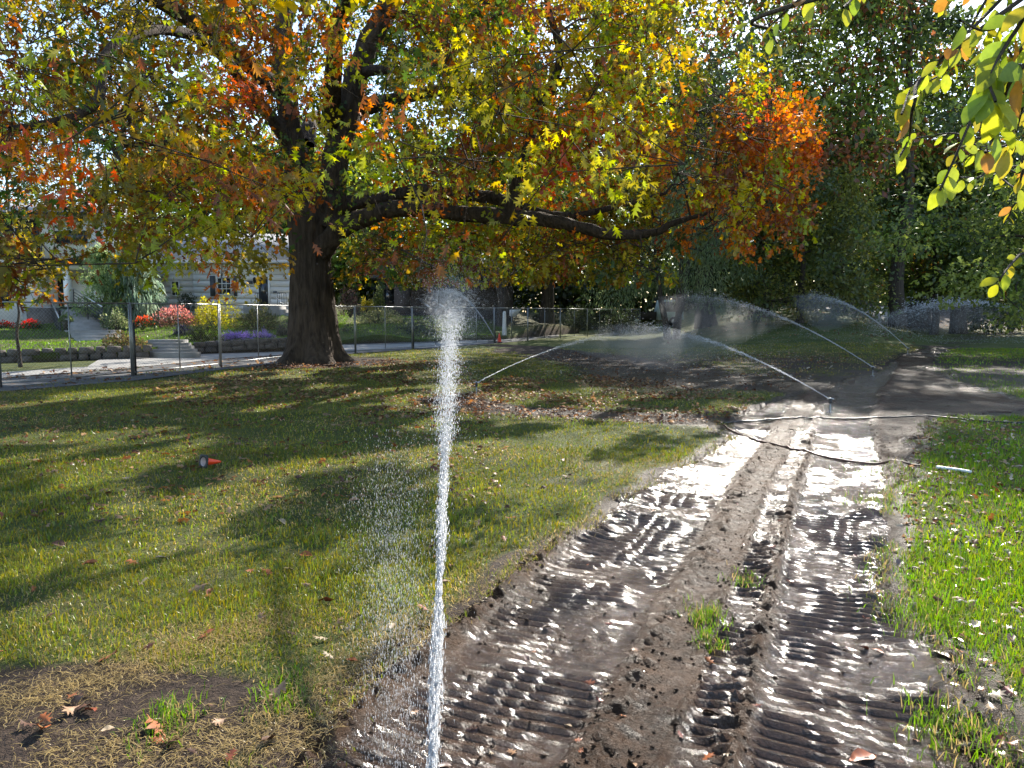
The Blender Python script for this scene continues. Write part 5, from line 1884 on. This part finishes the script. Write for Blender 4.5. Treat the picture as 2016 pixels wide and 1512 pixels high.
# weeping blue cedar and fir by the stairs, young staked tree in the verge
tree('weeping_conifer', at(266, 642, 36.2), 4.9, 1.15, 0.5, 5200, 0.30, [(0.10, 0.14, 0.10), (0.07, 0.10, 0.07), (0.14, 0.17, 0.12)], 'weeping blue green conifer between the two white houses', 0.13, tmpl=NARROW, shape='cone', lumps=36, droop=2.2, lumpr=0.45)
tree('small_fir', at(208, 640, 36.0), 3.4, 1.3, 0.5, 4200, 0.22, [(0.12, 0.16, 0.06), (0.08, 0.12, 0.05), (0.2, 0.24, 0.12)], 'pale green fir beside the stair railing', 0.10, tmpl=NARROW, shape='cone', lumps=34, droop=0.2, lumpr=0.4)
tree('weeping_conifer', at(300, 640, 37.0), 2.2, 0.8, 0.3, 2400, 0.24, [(0.12, 0.17, 0.12), (0.16, 0.20, 0.15)], 'small silvery conifer right of the weeping one', 0.07, tmpl=NARROW, shape='cone', lumps=24, droop=1.6, lumpr=0.3)
tree('young_tree', at(40, 712, 22.5), 3.5, 1.15, 1.9, 900, 0.15, [(0.42, 0.30, 0.03), (0.34, 0.26, 0.03), (0.45, 0.15, 0.03), (0.22, 0.2, 0.03)], 'thin young tree with golden leaves on the verge at the left', 0.05, tmpl=OAK, lumps=26, lumpr=0.42, mat=M_LEAF)
pt = thing('potted_plant', at(131, 650, 32.4), 'trailing plant in a dark pot at the foot of the stairs', 'plant')
c = np.array(pt.location)
m = MB(); m.lathe([(0.0, 0.0), (0.10, 0.0), (0.13, 0.25), (0.20, 0.42), (0.19, 0.42), (0.12, 0.3)], c, 12); m.build('pot', M_TERRA, pt, True)
n = 700
v = unit(rng.normal(0, 1, (n, 3))); v[:, 2] = np.abs(v[:, 2]) - 0.35
acc = Acc(); acc.add(*put_leaves(DIAMOND, c + np.array([0, 0, 0.45]) + v * 0.28 * (0.5 + 0.5 * rng.random((n, 1))), v, rng.normal(0, 1, (n, 3)), np.full(n, 0.07), np.array([[0.12, 0.16, 0.06]]) * (0.6 + rng.random((n, 1)))))
acc.build('foliage', M_LEAFBG, pt, kind='stuff')

# ------------------------------------------------------------------ small white sign, white pole, far truck
sg = thing('yard_sign', at(1012, 632, 52), 'small white leaf shaped sign behind the fence', 'sign')
c = np.array(sg.location)
z0 = at(1012, 617, 52)[2]
m = MB(); m.tube([c + [0, 0, -0.3], [c[0], c[1], z0]], 0.025, 6); m.build('post', M_BLACK, sg)
prof = [(-0.42, 0.0), (-0.30, 0.24), (0.0, 0.26), (0.50, 0.30), (0.30, 0.02), (0.10, -0.22), (-0.25, -0.20)]
V = [(c[0] + a, c[1] - 0.05, z0 + b) for a, b in prof] + [(c[0] + a, c[1] - 0.02, z0 + b) for a, b in prof]
k = len(prof)
mesh_np('board', V, [[(0, i, i + 1) for i in range(1, k - 1)] + [(k, k + i + 1, k + i) for i in range(1, k - 1)], [(i, k + i, k + (i + 1) % k, (i + 1) % k) for i in range(k)]], M_WHITE, sg)
wp = thing('white_post', at(993, 664, 46), 'short white painted post behind the fence near the orange cone', 'post')
c = np.array(wp.location)
m = MB(); m.lathe([(0.16, -0.3), (0.14, 0.2), (0.11, 1.0), (0.10, 1.45), (0.06, 1.55), (0.0, 1.55)], c, 10); m.build('shaft', M_PVC, wp, True)
tk = thing('parked_truck', at(1297, 642, 62), 'pale parked truck glimpsed behind the weeping tree', 'truck')
c = np.array(tk.location)
M_TRUCK = simple('truck_paint', (0.55, 0.66, 0.64), None, 0.35, 2)
m = MB(); m.hexa([c + p for p in np.array([(-0.2, 0, 0.5), (2.0, 0, 0.5), (2.0, 1.9, 0.5), (-0.2, 1.9, 0.5), (0.15, 0.1, 2.1), (1.9, 0.1, 2.1), (1.9, 1.8, 2.1), (0.15, 1.8, 2.1)])]); cab = m.build('cab', M_TRUCK, tk)
m = MB(); m.hexa([c + p for p in np.array([(0.2, -0.02, 1.15), (1.6, -0.02, 1.15), (1.6, 0.05, 1.15), (0.2, 0.05, 1.15), (0.38, 0.07, 1.95), (1.5, 0.07, 1.95), (1.5, 0.12, 1.95), (0.38, 0.12, 1.95)])]); m.build('window', M_GLASS, cab)
m = MB(); m.box(c[0] - 2.6, c[0] - 0.22, c[1], c[1] + 1.9, c[2] + 0.5, c[2] + 1.15); m.build('bed', M_DARKWOOD, tk)
for dx in (-1.8, 1.2):
    for dy in (-0.02, 1.7):
        m = MB(); m.tube([(c[0] + dx, c[1] + dy, c[2] + 0.38), (c[0] + dx, c[1] + dy + 0.22, c[2] + 0.38)], 0.38, 16); wh = m.build('wheel', M_RUBBER, tk)
        m = MB(); m.tube([(c[0] + dx, c[1] + dy - 0.01, c[2] + 0.38), (c[0] + dx, c[1] + dy + 0.23, c[2] + 0.38)], 0.2, 12); m.build('rim', M_STEEL, wh)

# ------------------------------------------------------------------ cones
def cone(loc, s, rot, label):
    t = thing('traffic_cone', loc, label, 'traffic cone', 'orange traffic cones')
    m = MB()
    q = 0.5 * s
    m.hexa([(-q, -q, 0), (q, -q, 0), (q, q, 0), (-q, q, 0), (-q * 0.94, -q * 0.94, 0.07 * s), (q * 0.94, -q * 0.94, 0.07 * s), (q * 0.94, q * 0.94, 0.07 * s), (-q * 0.94, q * 0.94, 0.07 * s)])
    # underside is open: a ring leaves the hollow inside visible
    m = MB()
    n = 24
    ang = [2 * math.pi * i / n for i in range(n)]
    def sq(a, h): 
        k = h / max(abs(math.cos(a)), abs(math.sin(a)))
        k = min(k, h * 1.28)
        return (k * math.cos(a), k * math.sin(a))
    rings = [[(*sq(a, q), 0.0) for a in ang], [(*sq(a, q), 0.09 * s) for a in ang], [(0.33 * s * math.cos(a), 0.33 * s * math.sin(a), 0.11 * s) for a in ang],
             [(0.335 * s * math.cos(a), 0.335 * s * math.sin(a), 0.0) for a in ang]]
    for rg in rings: m.v += rg
    for k in range(4):
        for i in range(n):
            j = (i + 1) % n
            a, b = k * n, ((k + 1) % 4) * n
            m.q.append([a + i, a + j, b + j, b + i])
    ba = mesh_np('base', m.v, [m.q], M_RUBBER); ba.parent = t
    m = MB(); m.lathe([(0.325 * s, 0.10 * s), (0.20 * s, 0.75 * s), (0.10 * s, 1.28 * s), (0.075 * s, 1.40 * s), (0.05 * s, 1.41 * s)], (0, 0, 0), 24)
    b = mesh_np('body', m.v, [m.q], M_ORANGE, smooth=True); b.parent = t
    m = MB(); m.lathe([(0.322 * s, 0.01 * s), (0.31 * s, 0.12 * s), (0.185 * s, 0.75 * s), (0.09 * s, 1.27 * s), (0.0, 1.36 * s)], (0, 0, 0), 24)
    b = mesh_np('inner_wall', m.v, [m.q], M_CONE_IN, smooth=True); b.parent = t
    t.rotation_euler = rot
    return t


g = gnd(404, 922)
cz = float(ground_h(np.array([g[0]]), np.array([g[1]]))[0])
cone((g[0] - 0.02, g[1], cz + 0.070), 0.145, (R(4), R(99), R(58)), 'small orange cone with black base lying on its side in the left lawn')
g = at(983, 678, 40.5)
cone((g[0], g[1], 0.01), 0.36, (0, 0, 0.3), 'orange cone standing at the foot of the far fence')

# ------------------------------------------------------------------ irrigation: pipe, hose, white pipe, sprinklers
def lay(name, px, r, mat, label, cat, lift=0.0, n=10):
    P = []
    for a in px:
        g = gnd(*a)
        P.append(g)
    P, r_ = smooth_path(P, [r] * len(P), n)
    P[:, 2] = top_h(P[:, 0], P[:, 1]) + r * 0.75 + lift
    k = np.ones(7) / 7
    zz_ = np.convolve(np.pad(P[:, 2], 3, mode='edge'), k, 'valid')
    P[:, 2] = np.maximum(P[:, 2] * 0.4 + zz_ * 0.6, top_h(P[:, 0], P[:, 1]) + r * 0.3)
    m = MB(); m.tube(P, np.full(len(P), r), 8)
    return tag(m.build(name, mat, None, True), label, cat)


lay('irrigation_pipe', [(1424, 832), (1470, 827), (1560, 824), (1650, 822), (1740, 821), (1830, 822), (1890, 828), (1960, 834), (2080, 838)], 0.012, M_PIPE, 'straight black irrigation pipe crossing the mud track', 'pipe', 0.012)
lay('garden_hose', [(1424, 838), (1450, 850), (1490, 864), (1550, 879), (1620, 894), (1700, 906), (1770, 914), (1815, 919)], 0.012, M_HOSE, 'brown muddy hose curving across the bright wet track', 'hose', 0.006)
lay('white_pipe', [(1843, 924), (1880, 929), (1912, 934)], 0.016, M_PVC, 'short white plastic pipe lying on the right lawn beside the hose', 'pipe', 0.02)

TETRA = np.array([(0, 0, 1), (0.5, 0, -0.6), (-0.3, 0.45, -0.6), (-0.3, -0.45, -0.6)], float)
TETRAF = np.array([(0, 1, 2), (0, 2, 3), (0, 3, 1), (1, 3, 2)])
DROP = np.array([(0, 0, 1), (0.5, 0, 0), (-0.25, 0.44, 0), (-0.25, -0.44, 0), (0, 0, -1)], float)
DROPF = np.array([(0, 1, 2), (0, 2, 3), (0, 3, 1), (4, 2, 1), (4, 3, 2), (4, 1, 3)])


def drops(acc, pos, vel, size, stretch, low=False):
    DR, DF = (TETRA, TETRAF) if low else (DROP, DROPF)
    d = unit(vel)
    ref = np.where(np.abs(d[:, 2:3]) > 0.95, np.array([[1.0, 0, 0]]), np.array([[0, 0, 1.0]]))
    s = unit(np.cross(d, ref))
    u = np.cross(s, d)
    V = pos[:, None, :] + size[:, None, None] * (DR[None, :, 0:1] * s[:, None, :] + DR[None, :, 1:2] * u[:, None, :]) + (size * stretch)[:, None, None] * DR[None, :, 2:3] * 0.5 * d[:, None, :]
    n = len(pos)
    acc.add(V.reshape(-1, 3), (np.arange(n)[:, None, None] * len(DR) + DF[None]).reshape(-1, 3))


def sprinkler(head, label, h=0.16):
    t = thing('sprinkler', head, label, 'sprinkler', 'impact sprinklers')
    hx, hy, hz = head
    m = MB(); m.tube([(hx, hy, hz - 0.12), (hx, hy, hz + h)], 0.013, 8); m.build('riser', M_GALV, t, True)
    m = MB(); m.lathe([(0.0, 0.0), (0.026, 0.0), (0.03, 0.02), (0.022, 0.05), (0.022, 0.075), (0.0, 0.08)], (hx, hy, hz + h), 10); m.build('body', M_BLACK, t, True)
    m = MB(); m.tube([(hx - 0.06, hy, hz + h + 0.065), (hx, hy, hz + h + 0.085), (hx + 0.06, hy + 0.01, hz + h + 0.06)], [0.006, 0.009, 0.012], 6); m.build('arm', M_STEEL, t)
    m = MB()
    for a in (0.4, 2.5, 4.6):
        m.tube([(hx, hy, hz + 0.03), (hx + 0.11 * math.cos(a), hy + 0.11 * math.sin(a), hz - 0.02)], 0.006, 5)
    m.build('stand', M_GALV, t)
    return np.array([hx, hy, hz + h + 0.06])


def jet(h, dirv, elev, k, smax, n, spread, size, label, mist=0.5, wind=(-0.25, 0.0), fall=1.0, core=0.35, bloom=0.16, lin=0.014, rain=2, stretch=(2.0, 5.0)):
    """drops thrown from a nozzle: a tight stream that breaks up and rains down"""
    d2 = np.array(dirv, float) / np.hypot(*dirv)
    side = np.array([d2[1], -d2[0]])
    te = math.tan(elev)
    acc = Acc()
    # stream
    nc = int(n * core)
    s = smax * rng.random(nc) ** 1.25
    w = spread * (0.004 + lin * (s / smax) + bloom * (s / smax) ** 3) * smax / 7
    w = w * (0.45 + 1.1 * vnoise(s * 3.1, s * 0 + h[0], 71))
    lat, ver = rng.normal(0, 1, nc) * w + 0.5 * w * (vnoise(s * 5.3, s * 0 + h[1], 72) - 0.5), rng.normal(0, 1, nc) * w * 0.8
    # air drag makes some drops fall short
    slow = 1 + 0.10 * rng.random(nc) ** 3 * s / smax
    z = te * s - k * slow * s * s + ver
    pos = np.stack([h[0] + d2[0] * s + side[0] * lat, h[1] + d2[1] * s + side[1] * lat, h[2] + z], 1)
    vel = np.stack([d2[0] + 0 * s, d2[1] + 0 * s, te - 2 * k * s], 1)
    g0 = top_h(pos[:, 0], pos[:, 1])
    kk = pos[:, 2] > g0
    drops(acc, pos[kk], vel[kk], (size * (0.45 + 0.75 * rng.random(nc)))[kk], rng.uniform(*stretch, nc)[kk], True)
    # rain: drops that leave the stream and fall
    nr = (n - nc) * rain
    s = smax * (0.22 + 0.95 * rng.random(nr) ** 0.75)
    z = te * s - k * s * s
    ff = rng.random(nr) ** 1.6
    dropz = ff * np.maximum(z + h[2], 0.1) * fall
    w = (0.02 + 0.17 * (s / smax) + 0.12 * ff) * spread
    lat, lon = rng.normal(0, 1, nr) * w, rng.normal(0, 0.12, nr) * spread
    s2 = s + lon
    pos = np.stack([h[0] + d2[0] * s2 + side[0] * lat + wind[0] * ff, h[1] + d2[1] * s2 + side[1] * lat + wind[1] * ff, h[2] + z - dropz + rng.normal(0, 0.03, nr)], 1)
    vel = np.stack([d2[0] * 0.25 * (1 - ff) + wind[0] * 0.3, d2[1] * 0.25 * (1 - ff), -0.4 - 0.8 * ff], 1)
    kk = pos[:, 2] > top_h(pos[:, 0], pos[:, 1])
    drops(acc, pos[kk], vel[kk], (size * mist * (0.35 + 0.9 * rng.random(nr) ** 2))[kk], rng.uniform(1.5, 4.0, nr)[kk], True)
    o = acc.build('water_jet', M_WATER)
    return tag(o, label, 'water spray', 'sprinkler jets', 'stuff')


m_, nt_, b_, o_ = new_mat('spray_mist')
nt_.nodes.remove(b_)
pv = nt_.nodes.new('ShaderNodeVolumePrincipled')
pv.inputs['Color'].default_value = (0.97, 0.98, 1, 1)
pv.inputs['Density'].default_value = 0.13
pv.inputs['Anisotropy'].default_value = 0.5
nt_.links.new(pv.outputs[0], o_.inputs['Volume'])
M_MIST = m_


def mist(jet_obj, h, dirv, elev, k, s0, s1, width, thick):
    """spindle of fine haze along the broken part of a jet, reaching down to where it rains out"""
    d2 = np.array(dirv, float) / np.hypot(*dirv)
    side = np.array([d2[1], -d2[0]])
    m, n = 18, 14
    V = []
    for i in range(m):
        f = i / (m - 1)
        s_ = s0 + (s1 - s0) * f
        zt_ = h[2] + math.tan(elev) * s_ - k * s_ * s_
        g = float(top_h(h[0] + d2[0] * s_, h[1] + d2[1] * s_)[0])
        pr = math.sin(math.pi * min(max(f, 0.001), 0.999)) ** 0.8
        zt_ = max(zt_, g + 0.3)
        hgt = max(0.08, (zt_ - g - 0.08) * thick) * pr
        zc = zt_ + 0.06 - hgt / 2
        for j in range(n):
            a = 2 * math.pi * j / n
            rr_n = 0.85 + 0.3 * float(vnoise(i * 0.6, j * 0.9, 12))
            w = width * pr * math.cos(a) * rr_n
            V.append((h[0] + d2[0] * s_ + side[0] * w, h[1] + d2[1] * s_ + side[1] * w, max(zc + hgt / 2 * math.sin(a) * rr_n, g + 0.03)))
    F = [(i * n + j, i * n + (j + 1) % n, (i + 1) * n + (j + 1) % n, (i + 1) * n + j) for i in range(m - 1) for j in range(n)]
    T = [(0, (j + 1) % n, j) for j in range(1, n - 1)] + [((m - 1) * n, (m - 1) * n + j, (m - 1) * n + (j + 1) % n) for j in range(1, n - 1)]
    V, F, T = np.array(V), np.array(F), np.array(T)
    A = np.concatenate([T, F[:, [0, 1, 2]], F[:, [0, 2, 3]]])
    Vc = V - V.mean(0)
    if np.einsum('ij,ij->i', Vc[A[:, 0]], np.cross(Vc[A[:, 1]], Vc[A[:, 2]])).sum() < 0:   # outward faces
        F, T = F[:, ::-1], T[:, ::-1]
    o = mesh_np('mist', V, [F, T], M_MIST, jet_obj, smooth=True)
    o['kind'] = 'stuff'


def head_at(px, py):
    g = gnd(px, py)
    for _ in range(6):
        z = float(top_h(g[0], g[1])[0])
        g = gnd(px, py, z)
    return np.array([g[0], g[1], float(top_h(g[0], g[1])[0])])


# near jet, thrown straight away from the camera
h0 = np.array([-0.255, 2.30, float(top_h(-0.255, 2.30)[0])])
n0 = sprinkler(h0, 'sprinkler head at the very bottom of the photo, source of the nearest jet', 0.05)
j0 = jet(n0, (-0.0615, 1.0), R(25), 0.030, 9.8, 38000, 1.0, 0.0052, 'nearest tall white water jet rising from the bottom edge of the photo', mist=0.62, wind=(-0.1, 0), core=0.62, fall=0.8, bloom=0.42, lin=0.040, rain=1, stretch=(4.0, 10.0))
# curtain of drops drifting to the left of the near jet
acc = Acc()
n = 9000
yy = 2.2 + 2.2 * rng.random(n) ** 0.8
xx = (-0.165 + rng.normal(0, 0.028, n)) * yy + 0.02
zmax = np.minimum(0.15 + 0.30 * (yy - 2.2) + 0.15, 1.0)
zz_ = zmax * rng.random(n)
pos = np.stack([xx, yy, zz_], 1)
kk = pos[:, 2] > top_h(pos[:, 0], pos[:, 1])
drops(acc, pos[kk], np.stack([0.05 + 0 * xx, 0 * xx, -1 + 0 * xx], 1)[kk], (0.0006 + 0.0012 * rng.random(n) ** 1.5)[kk], rng.uniform(8, 15, n)[kk], True)
tag(acc.build('water_spray', M_WATER), 'thin curtain of falling drops just left of the nearest jet', 'water spray', kind='stuff')

JETS = [((1634, 812), (-1.9, 4.4), 20, 0.030, 6.4, 5200, 1.0, 0.011, 'jet crossing low from the sprinkler by the black pipe', 'sprinkler standing by the black pipe on the track'),
        ((938, 776), (4.4, 4.6), 18, 0.030, 7.0, 4200, 0.9, 0.011, 'thin jet rising rightwards from beside the near jet', 'sprinkler in the leaf litter just right of the near jet'),
        ((1718, 741), (-2.6, 5.6), 26, 0.030, 7.8, 5200, 1.0, 0.015, 'long straight jet over the shaded lawn from the dark mud', 'sprinkler in the dark mud at the middle of the track'),
        ((1787, 698), (-0.6, 6.5), 27, 0.030, 7.8, 4800, 1.0, 0.018, 'jet arching over the far lawn beside the track end', 'sprinkler at the far end of the mud track'),
        ((974, 674), (-1.9, 3.2), 42, 0.075, 7.2, 6000, 1.3, 0.024, 'steep jet by the far fence behind the near spray', 'sprinkler beside the orange cone at the fence'),
        ((2120, 676), (-5.0, -0.4), 30, 0.045, 9.5, 9000, 1.6, 0.030, 'white veil of spray at the right edge over the sunny lawn', None)]
for (hp, dv, el, kq, sm, n, spd, sz, lab, hl) in JETS:
    hh = head_at(*hp)
    if hl: nz = sprinkler(hh, hl)
    else: nz = hh + np.array([0, 0, 0.3])
    jo = jet(nz, dv, R(el), kq, sm, int(n * 1.15), spd, sz * 1.12, lab, mist=0.55, wind=(-0.3, 0.1), core=0.36, bloom=0.18, rain=2)
    mist(jo, nz, dv, R(el), kq, sm * 0.35, sm * 1.25, 0.55, 0.85)

# ------------------------------------------------------------------ fallen leaves
def curled(tmpl, seed):
    r = np.random.default_rng(seed)
    V, F = tmpl
    V = V.copy()
    V[:, 1] -= 0.5
    a = r.uniform(0.25, 0.9)
    V[:, 2] += a * V[:, 0] ** 2 * 2.2 + r.uniform(-0.1, 0.5) * V[:, 1] ** 2 + r.normal(0, 0.025, len(V))
    return V, F


fmesh = {}
for key, mt in FMAT.items():
    lst = []
    for s_ in range(7):
        V, F = curled(OAK if s_ < 5 else OV, s_ + 10 * key[1])
        o = mesh_np('leaf_shape', V, [F], mt, smooth=s_ >= 5)
        lst.append(o.data)
        bpy.data.objects.remove(o)
    fmesh[key] = lst


def put_fallen(px, py, size, label, group, wet, var=None, colour=None):
    g = gnd(px, py)
    z = float(top_h(g[0], g[1])[0])
    lift = 0.02 if d_in(g[0:1], g[1:2])[0] < 0 else 0.006
    var = random.randrange(7) if var is None else var
    o = bpy.data.objects.new('fallen_leaf', fmesh[(colour, wet)][var])
    C.objects.link(o)
    o.location = (g[0], g[1], z + lift)
    o.scale = (size,) * 3
    o.rotation_euler = (random.uniform(-0.5, 0.5), random.uniform(-0.5, 0.5), random.uniform(0, 6.28))
    tag(o, label, 'leaf', group)


for px, py, s_, lab, w, v in ((310, 1437, 0.15, 'large rust orange oak leaf on the straw at the near left', 0, 0), (540, 1375, 0.15, 'large tan oak leaf between the straw and the nearest jet', 0, 1),
                              (960, 1497, 0.11, 'curled orange oak leaf in the mud at the bottom edge right of the jet', 0, 2), (1390, 1295, 0.10, 'rust leaf below the grass tuft in the mud', 0, 3),
                              (1405, 898 + 500, 0.10, 'dark curled leaf lying in the bright wet rut', 1, 6), (1705, 1211, 0.075, 'single red brown oval leaf at the right edge of the wet rut', 1, 5),
                              (405, 1258, 0.12, 'red orange leaf in the sunny streak of the left lawn', 0, 4), (213, 1303, 0.12, 'rust leaf at the upper rim of the bare soil patch', 0, 1),
                              (385, 1165, 0.15, 'pale tan oak leaf standing up in the middle of the shaded lawn', 0, 2), (570, 1127, 0.12, 'orange leaf right of the pale one in the shaded lawn', 0, 0),
                              (1850, 1298, 0.11, 'pale shiny leaf at the edge of the right lawn', 1, 5), (150, 1385, 0.11, 'small orange leaf on the dark bare soil', 0, 3),
                              (875, 1490, 0.06, 'small dark red leaf in the brown puddle', 1, 5), (1700, 1475, 0.12, 'curled brown leaf in the wet rut at the bottom edge', 1, 6)):
    put_fallen(px, py, s_, lab, 'fallen leaves', w, v, next((k for k in ('rust orange', 'dark brown', 'red brown', 'tan', 'pale straw coloured') if k.split()[0] in lab), 'rust orange'))


def scatter_fallen(n, f, size, where, group, wet):
    names = list(FCOL)
    for q in range(n):
        px, py = f()
        v = random.randrange(7)
        c = random.choice(names)
        put_fallen(px, py, size * random.uniform(0.55, 1.15), 'small ' + c + (' lobed' if v < 5 else ' oval') + ' leaf ' + where(px, py), group, wet, v, c)


def left_w(px, py):
    if py > 1330: return 'on the straw and soil at the near left'
    if px > 780: return 'on the grass between the near jet and the mud'
    if py > 1080: return 'on the near left lawn' if px < 400 else 'on the near lawn just left of the jet'
    if py > 940: return 'on the lawn nearer than the toppled cone'
    return 'on the dappled lawn around the toppled cone' if px < 620 else 'on the dappled lawn right of the toppled cone'


def right_w(px, py):
    if py > 1300: return 'at the bottom right corner beside the mud'
    if py > 1100: return 'on the near half of the right lawn'
    return 'on the right lawn near the white pipe'


def mud_w(px, py):
    side = 'left rut' if px < 1300 else 'right rut'
    return 'in the ' + side + (' close to the camera' if py > 1200 else ' further along the track')


def left_f():
    while True:
        px, py = random.uniform(0, 1150), 820 + 680 * random.random() ** 1.3
        g = gnd(px, py)
        if d_in(g[0:1], g[1:2])[0] < -0.05: return px, py


def right_f():
    while True:
        px, py = random.uniform(1700, 2016), 850 + 660 * random.random()
        g = gnd(px, py)
        if d_in(g[0:1], g[1:2])[0] < 0.05: return px, py


def mud_f():
    while True:
        px, py = random.uniform(700, 1950), 900 + 612 * random.random()
        g = gnd(px, py)
        if d_in(g[0:1], g[1:2])[0] > 0.1: return px, py


scatter_fallen(110, left_f, 0.095, left_w, 'loose leaves on the left lawn', 0)
scatter_fallen(90, right_f, 0.08, right_w, 'wet leaves on the right lawn', 1)
scatter_fallen(70, mud_f, 0.06, mud_w, 'leaves in the mud', 1)

# leaf litter, too many to count
def litter(name, pts, size, cols, label, wetm=None):
    x, y = pts
    n = len(x)
    z = top_h(x, y) + rng.uniform(0.01, 0.04, n)
    d = rng.normal(0, 1, (n, 3)) * np.array([1, 1, 0.3])
    nr = rng.normal(0, 0.45, (n, 3)) + np.array([0, 0, 1])
    ca = np.array(cols)
    acc = Acc()
    acc.add(*put_leaves(OAKLOW, np.stack([x, y, z], 1), d, nr, size * (0.6 + 0.8 * rng.random(n)), ca[rng.integers(0, len(ca), n)] * (0.6 + 0.8 * rng.random(n))[:, None]))
    tag(acc.build(name, wetm or M_LEAFBG), label, kind='stuff')


LC = [(0.12, 0.045, 0.02), (0.20, 0.09, 0.035), (0.28, 0.17, 0.09), (0.08, 0.035, 0.02), (0.34, 0.22, 0.13)]


def area(poly, n):
    P = world_line(poly)
    x0, x1, y0, y1 = P[:, 0].min(), P[:, 0].max(), P[:, 1].min(), P[:, 1].max()
    xs, ys = [], []
    while len(xs) < n:
        x, y = rng.uniform(x0, x1, 4000), rng.uniform(y0, y1, 4000)
        ins = np.zeros(4000, bool)
        for (ax, ay), (bx_, by) in zip(P, np.roll(P, -1, axis=0)):
            c = ((ay > y) != (by > y)) & (x < (bx_ - ax) * (y - ay) / (by - ay + 1e-12) + ax)
            ins ^= c
        ins &= rng.random(4000) < ss((fbm(x * 0.9, y * 0.9, 3, 120) - 0.33) / 0.2)
        xs += list(x[ins]); ys += list(y[ins])
    return np.array(xs[:n]), np.array(ys[:n])


litter('leaf_litter', area([(930, 830), (1420, 835), (1500, 790), (1250, 745), (960, 735), (880, 790)], 2600), 0.085, LC, 'brown leaf litter on the bare ground right of the near jet')
litter('leaf_litter', area([(540, 715), (900, 705), (960, 770), (900, 830), (400, 810), (250, 765)], 3600), 0.09, LC, 'brown leaf litter under the oak')
litter('leaf_litter', area([(0, 790), (900, 780), (1000, 860), (1000, 1000), (0, 1050)], 1300), 0.07, LC, 'scattered brown leaves over the left lawn')
litter('leaf_litter', area([(1100, 690), (1700, 700), (1500, 790), (1000, 760)], 1300), 0.08, LC + [(0.4, 0.36, 0.3)], 'scattered leaves over the shaded lawn')
litter('leaf_litter', area([(1400, 640), (1880, 640), (1800, 690), (1300, 680)], 1500), 0.15, LC, 'leaves over the far lawn and mulch')
litter('leaf_litter', area([(1820, 830), (2016, 830), (2016, 1500), (1900, 1340), (1770, 1180), (1770, 950)], 700), 0.06, LC + [(0.4, 0.35, 0.28)], 'small leaf scraps in the right lawn')
litter('leaf_litter', area([(0, 740), (260, 722), (560, 700), (560, 712), (262, 748), (0, 768)], 500), 0.12, LC, 'red brown leaves along the street edge by the fence')
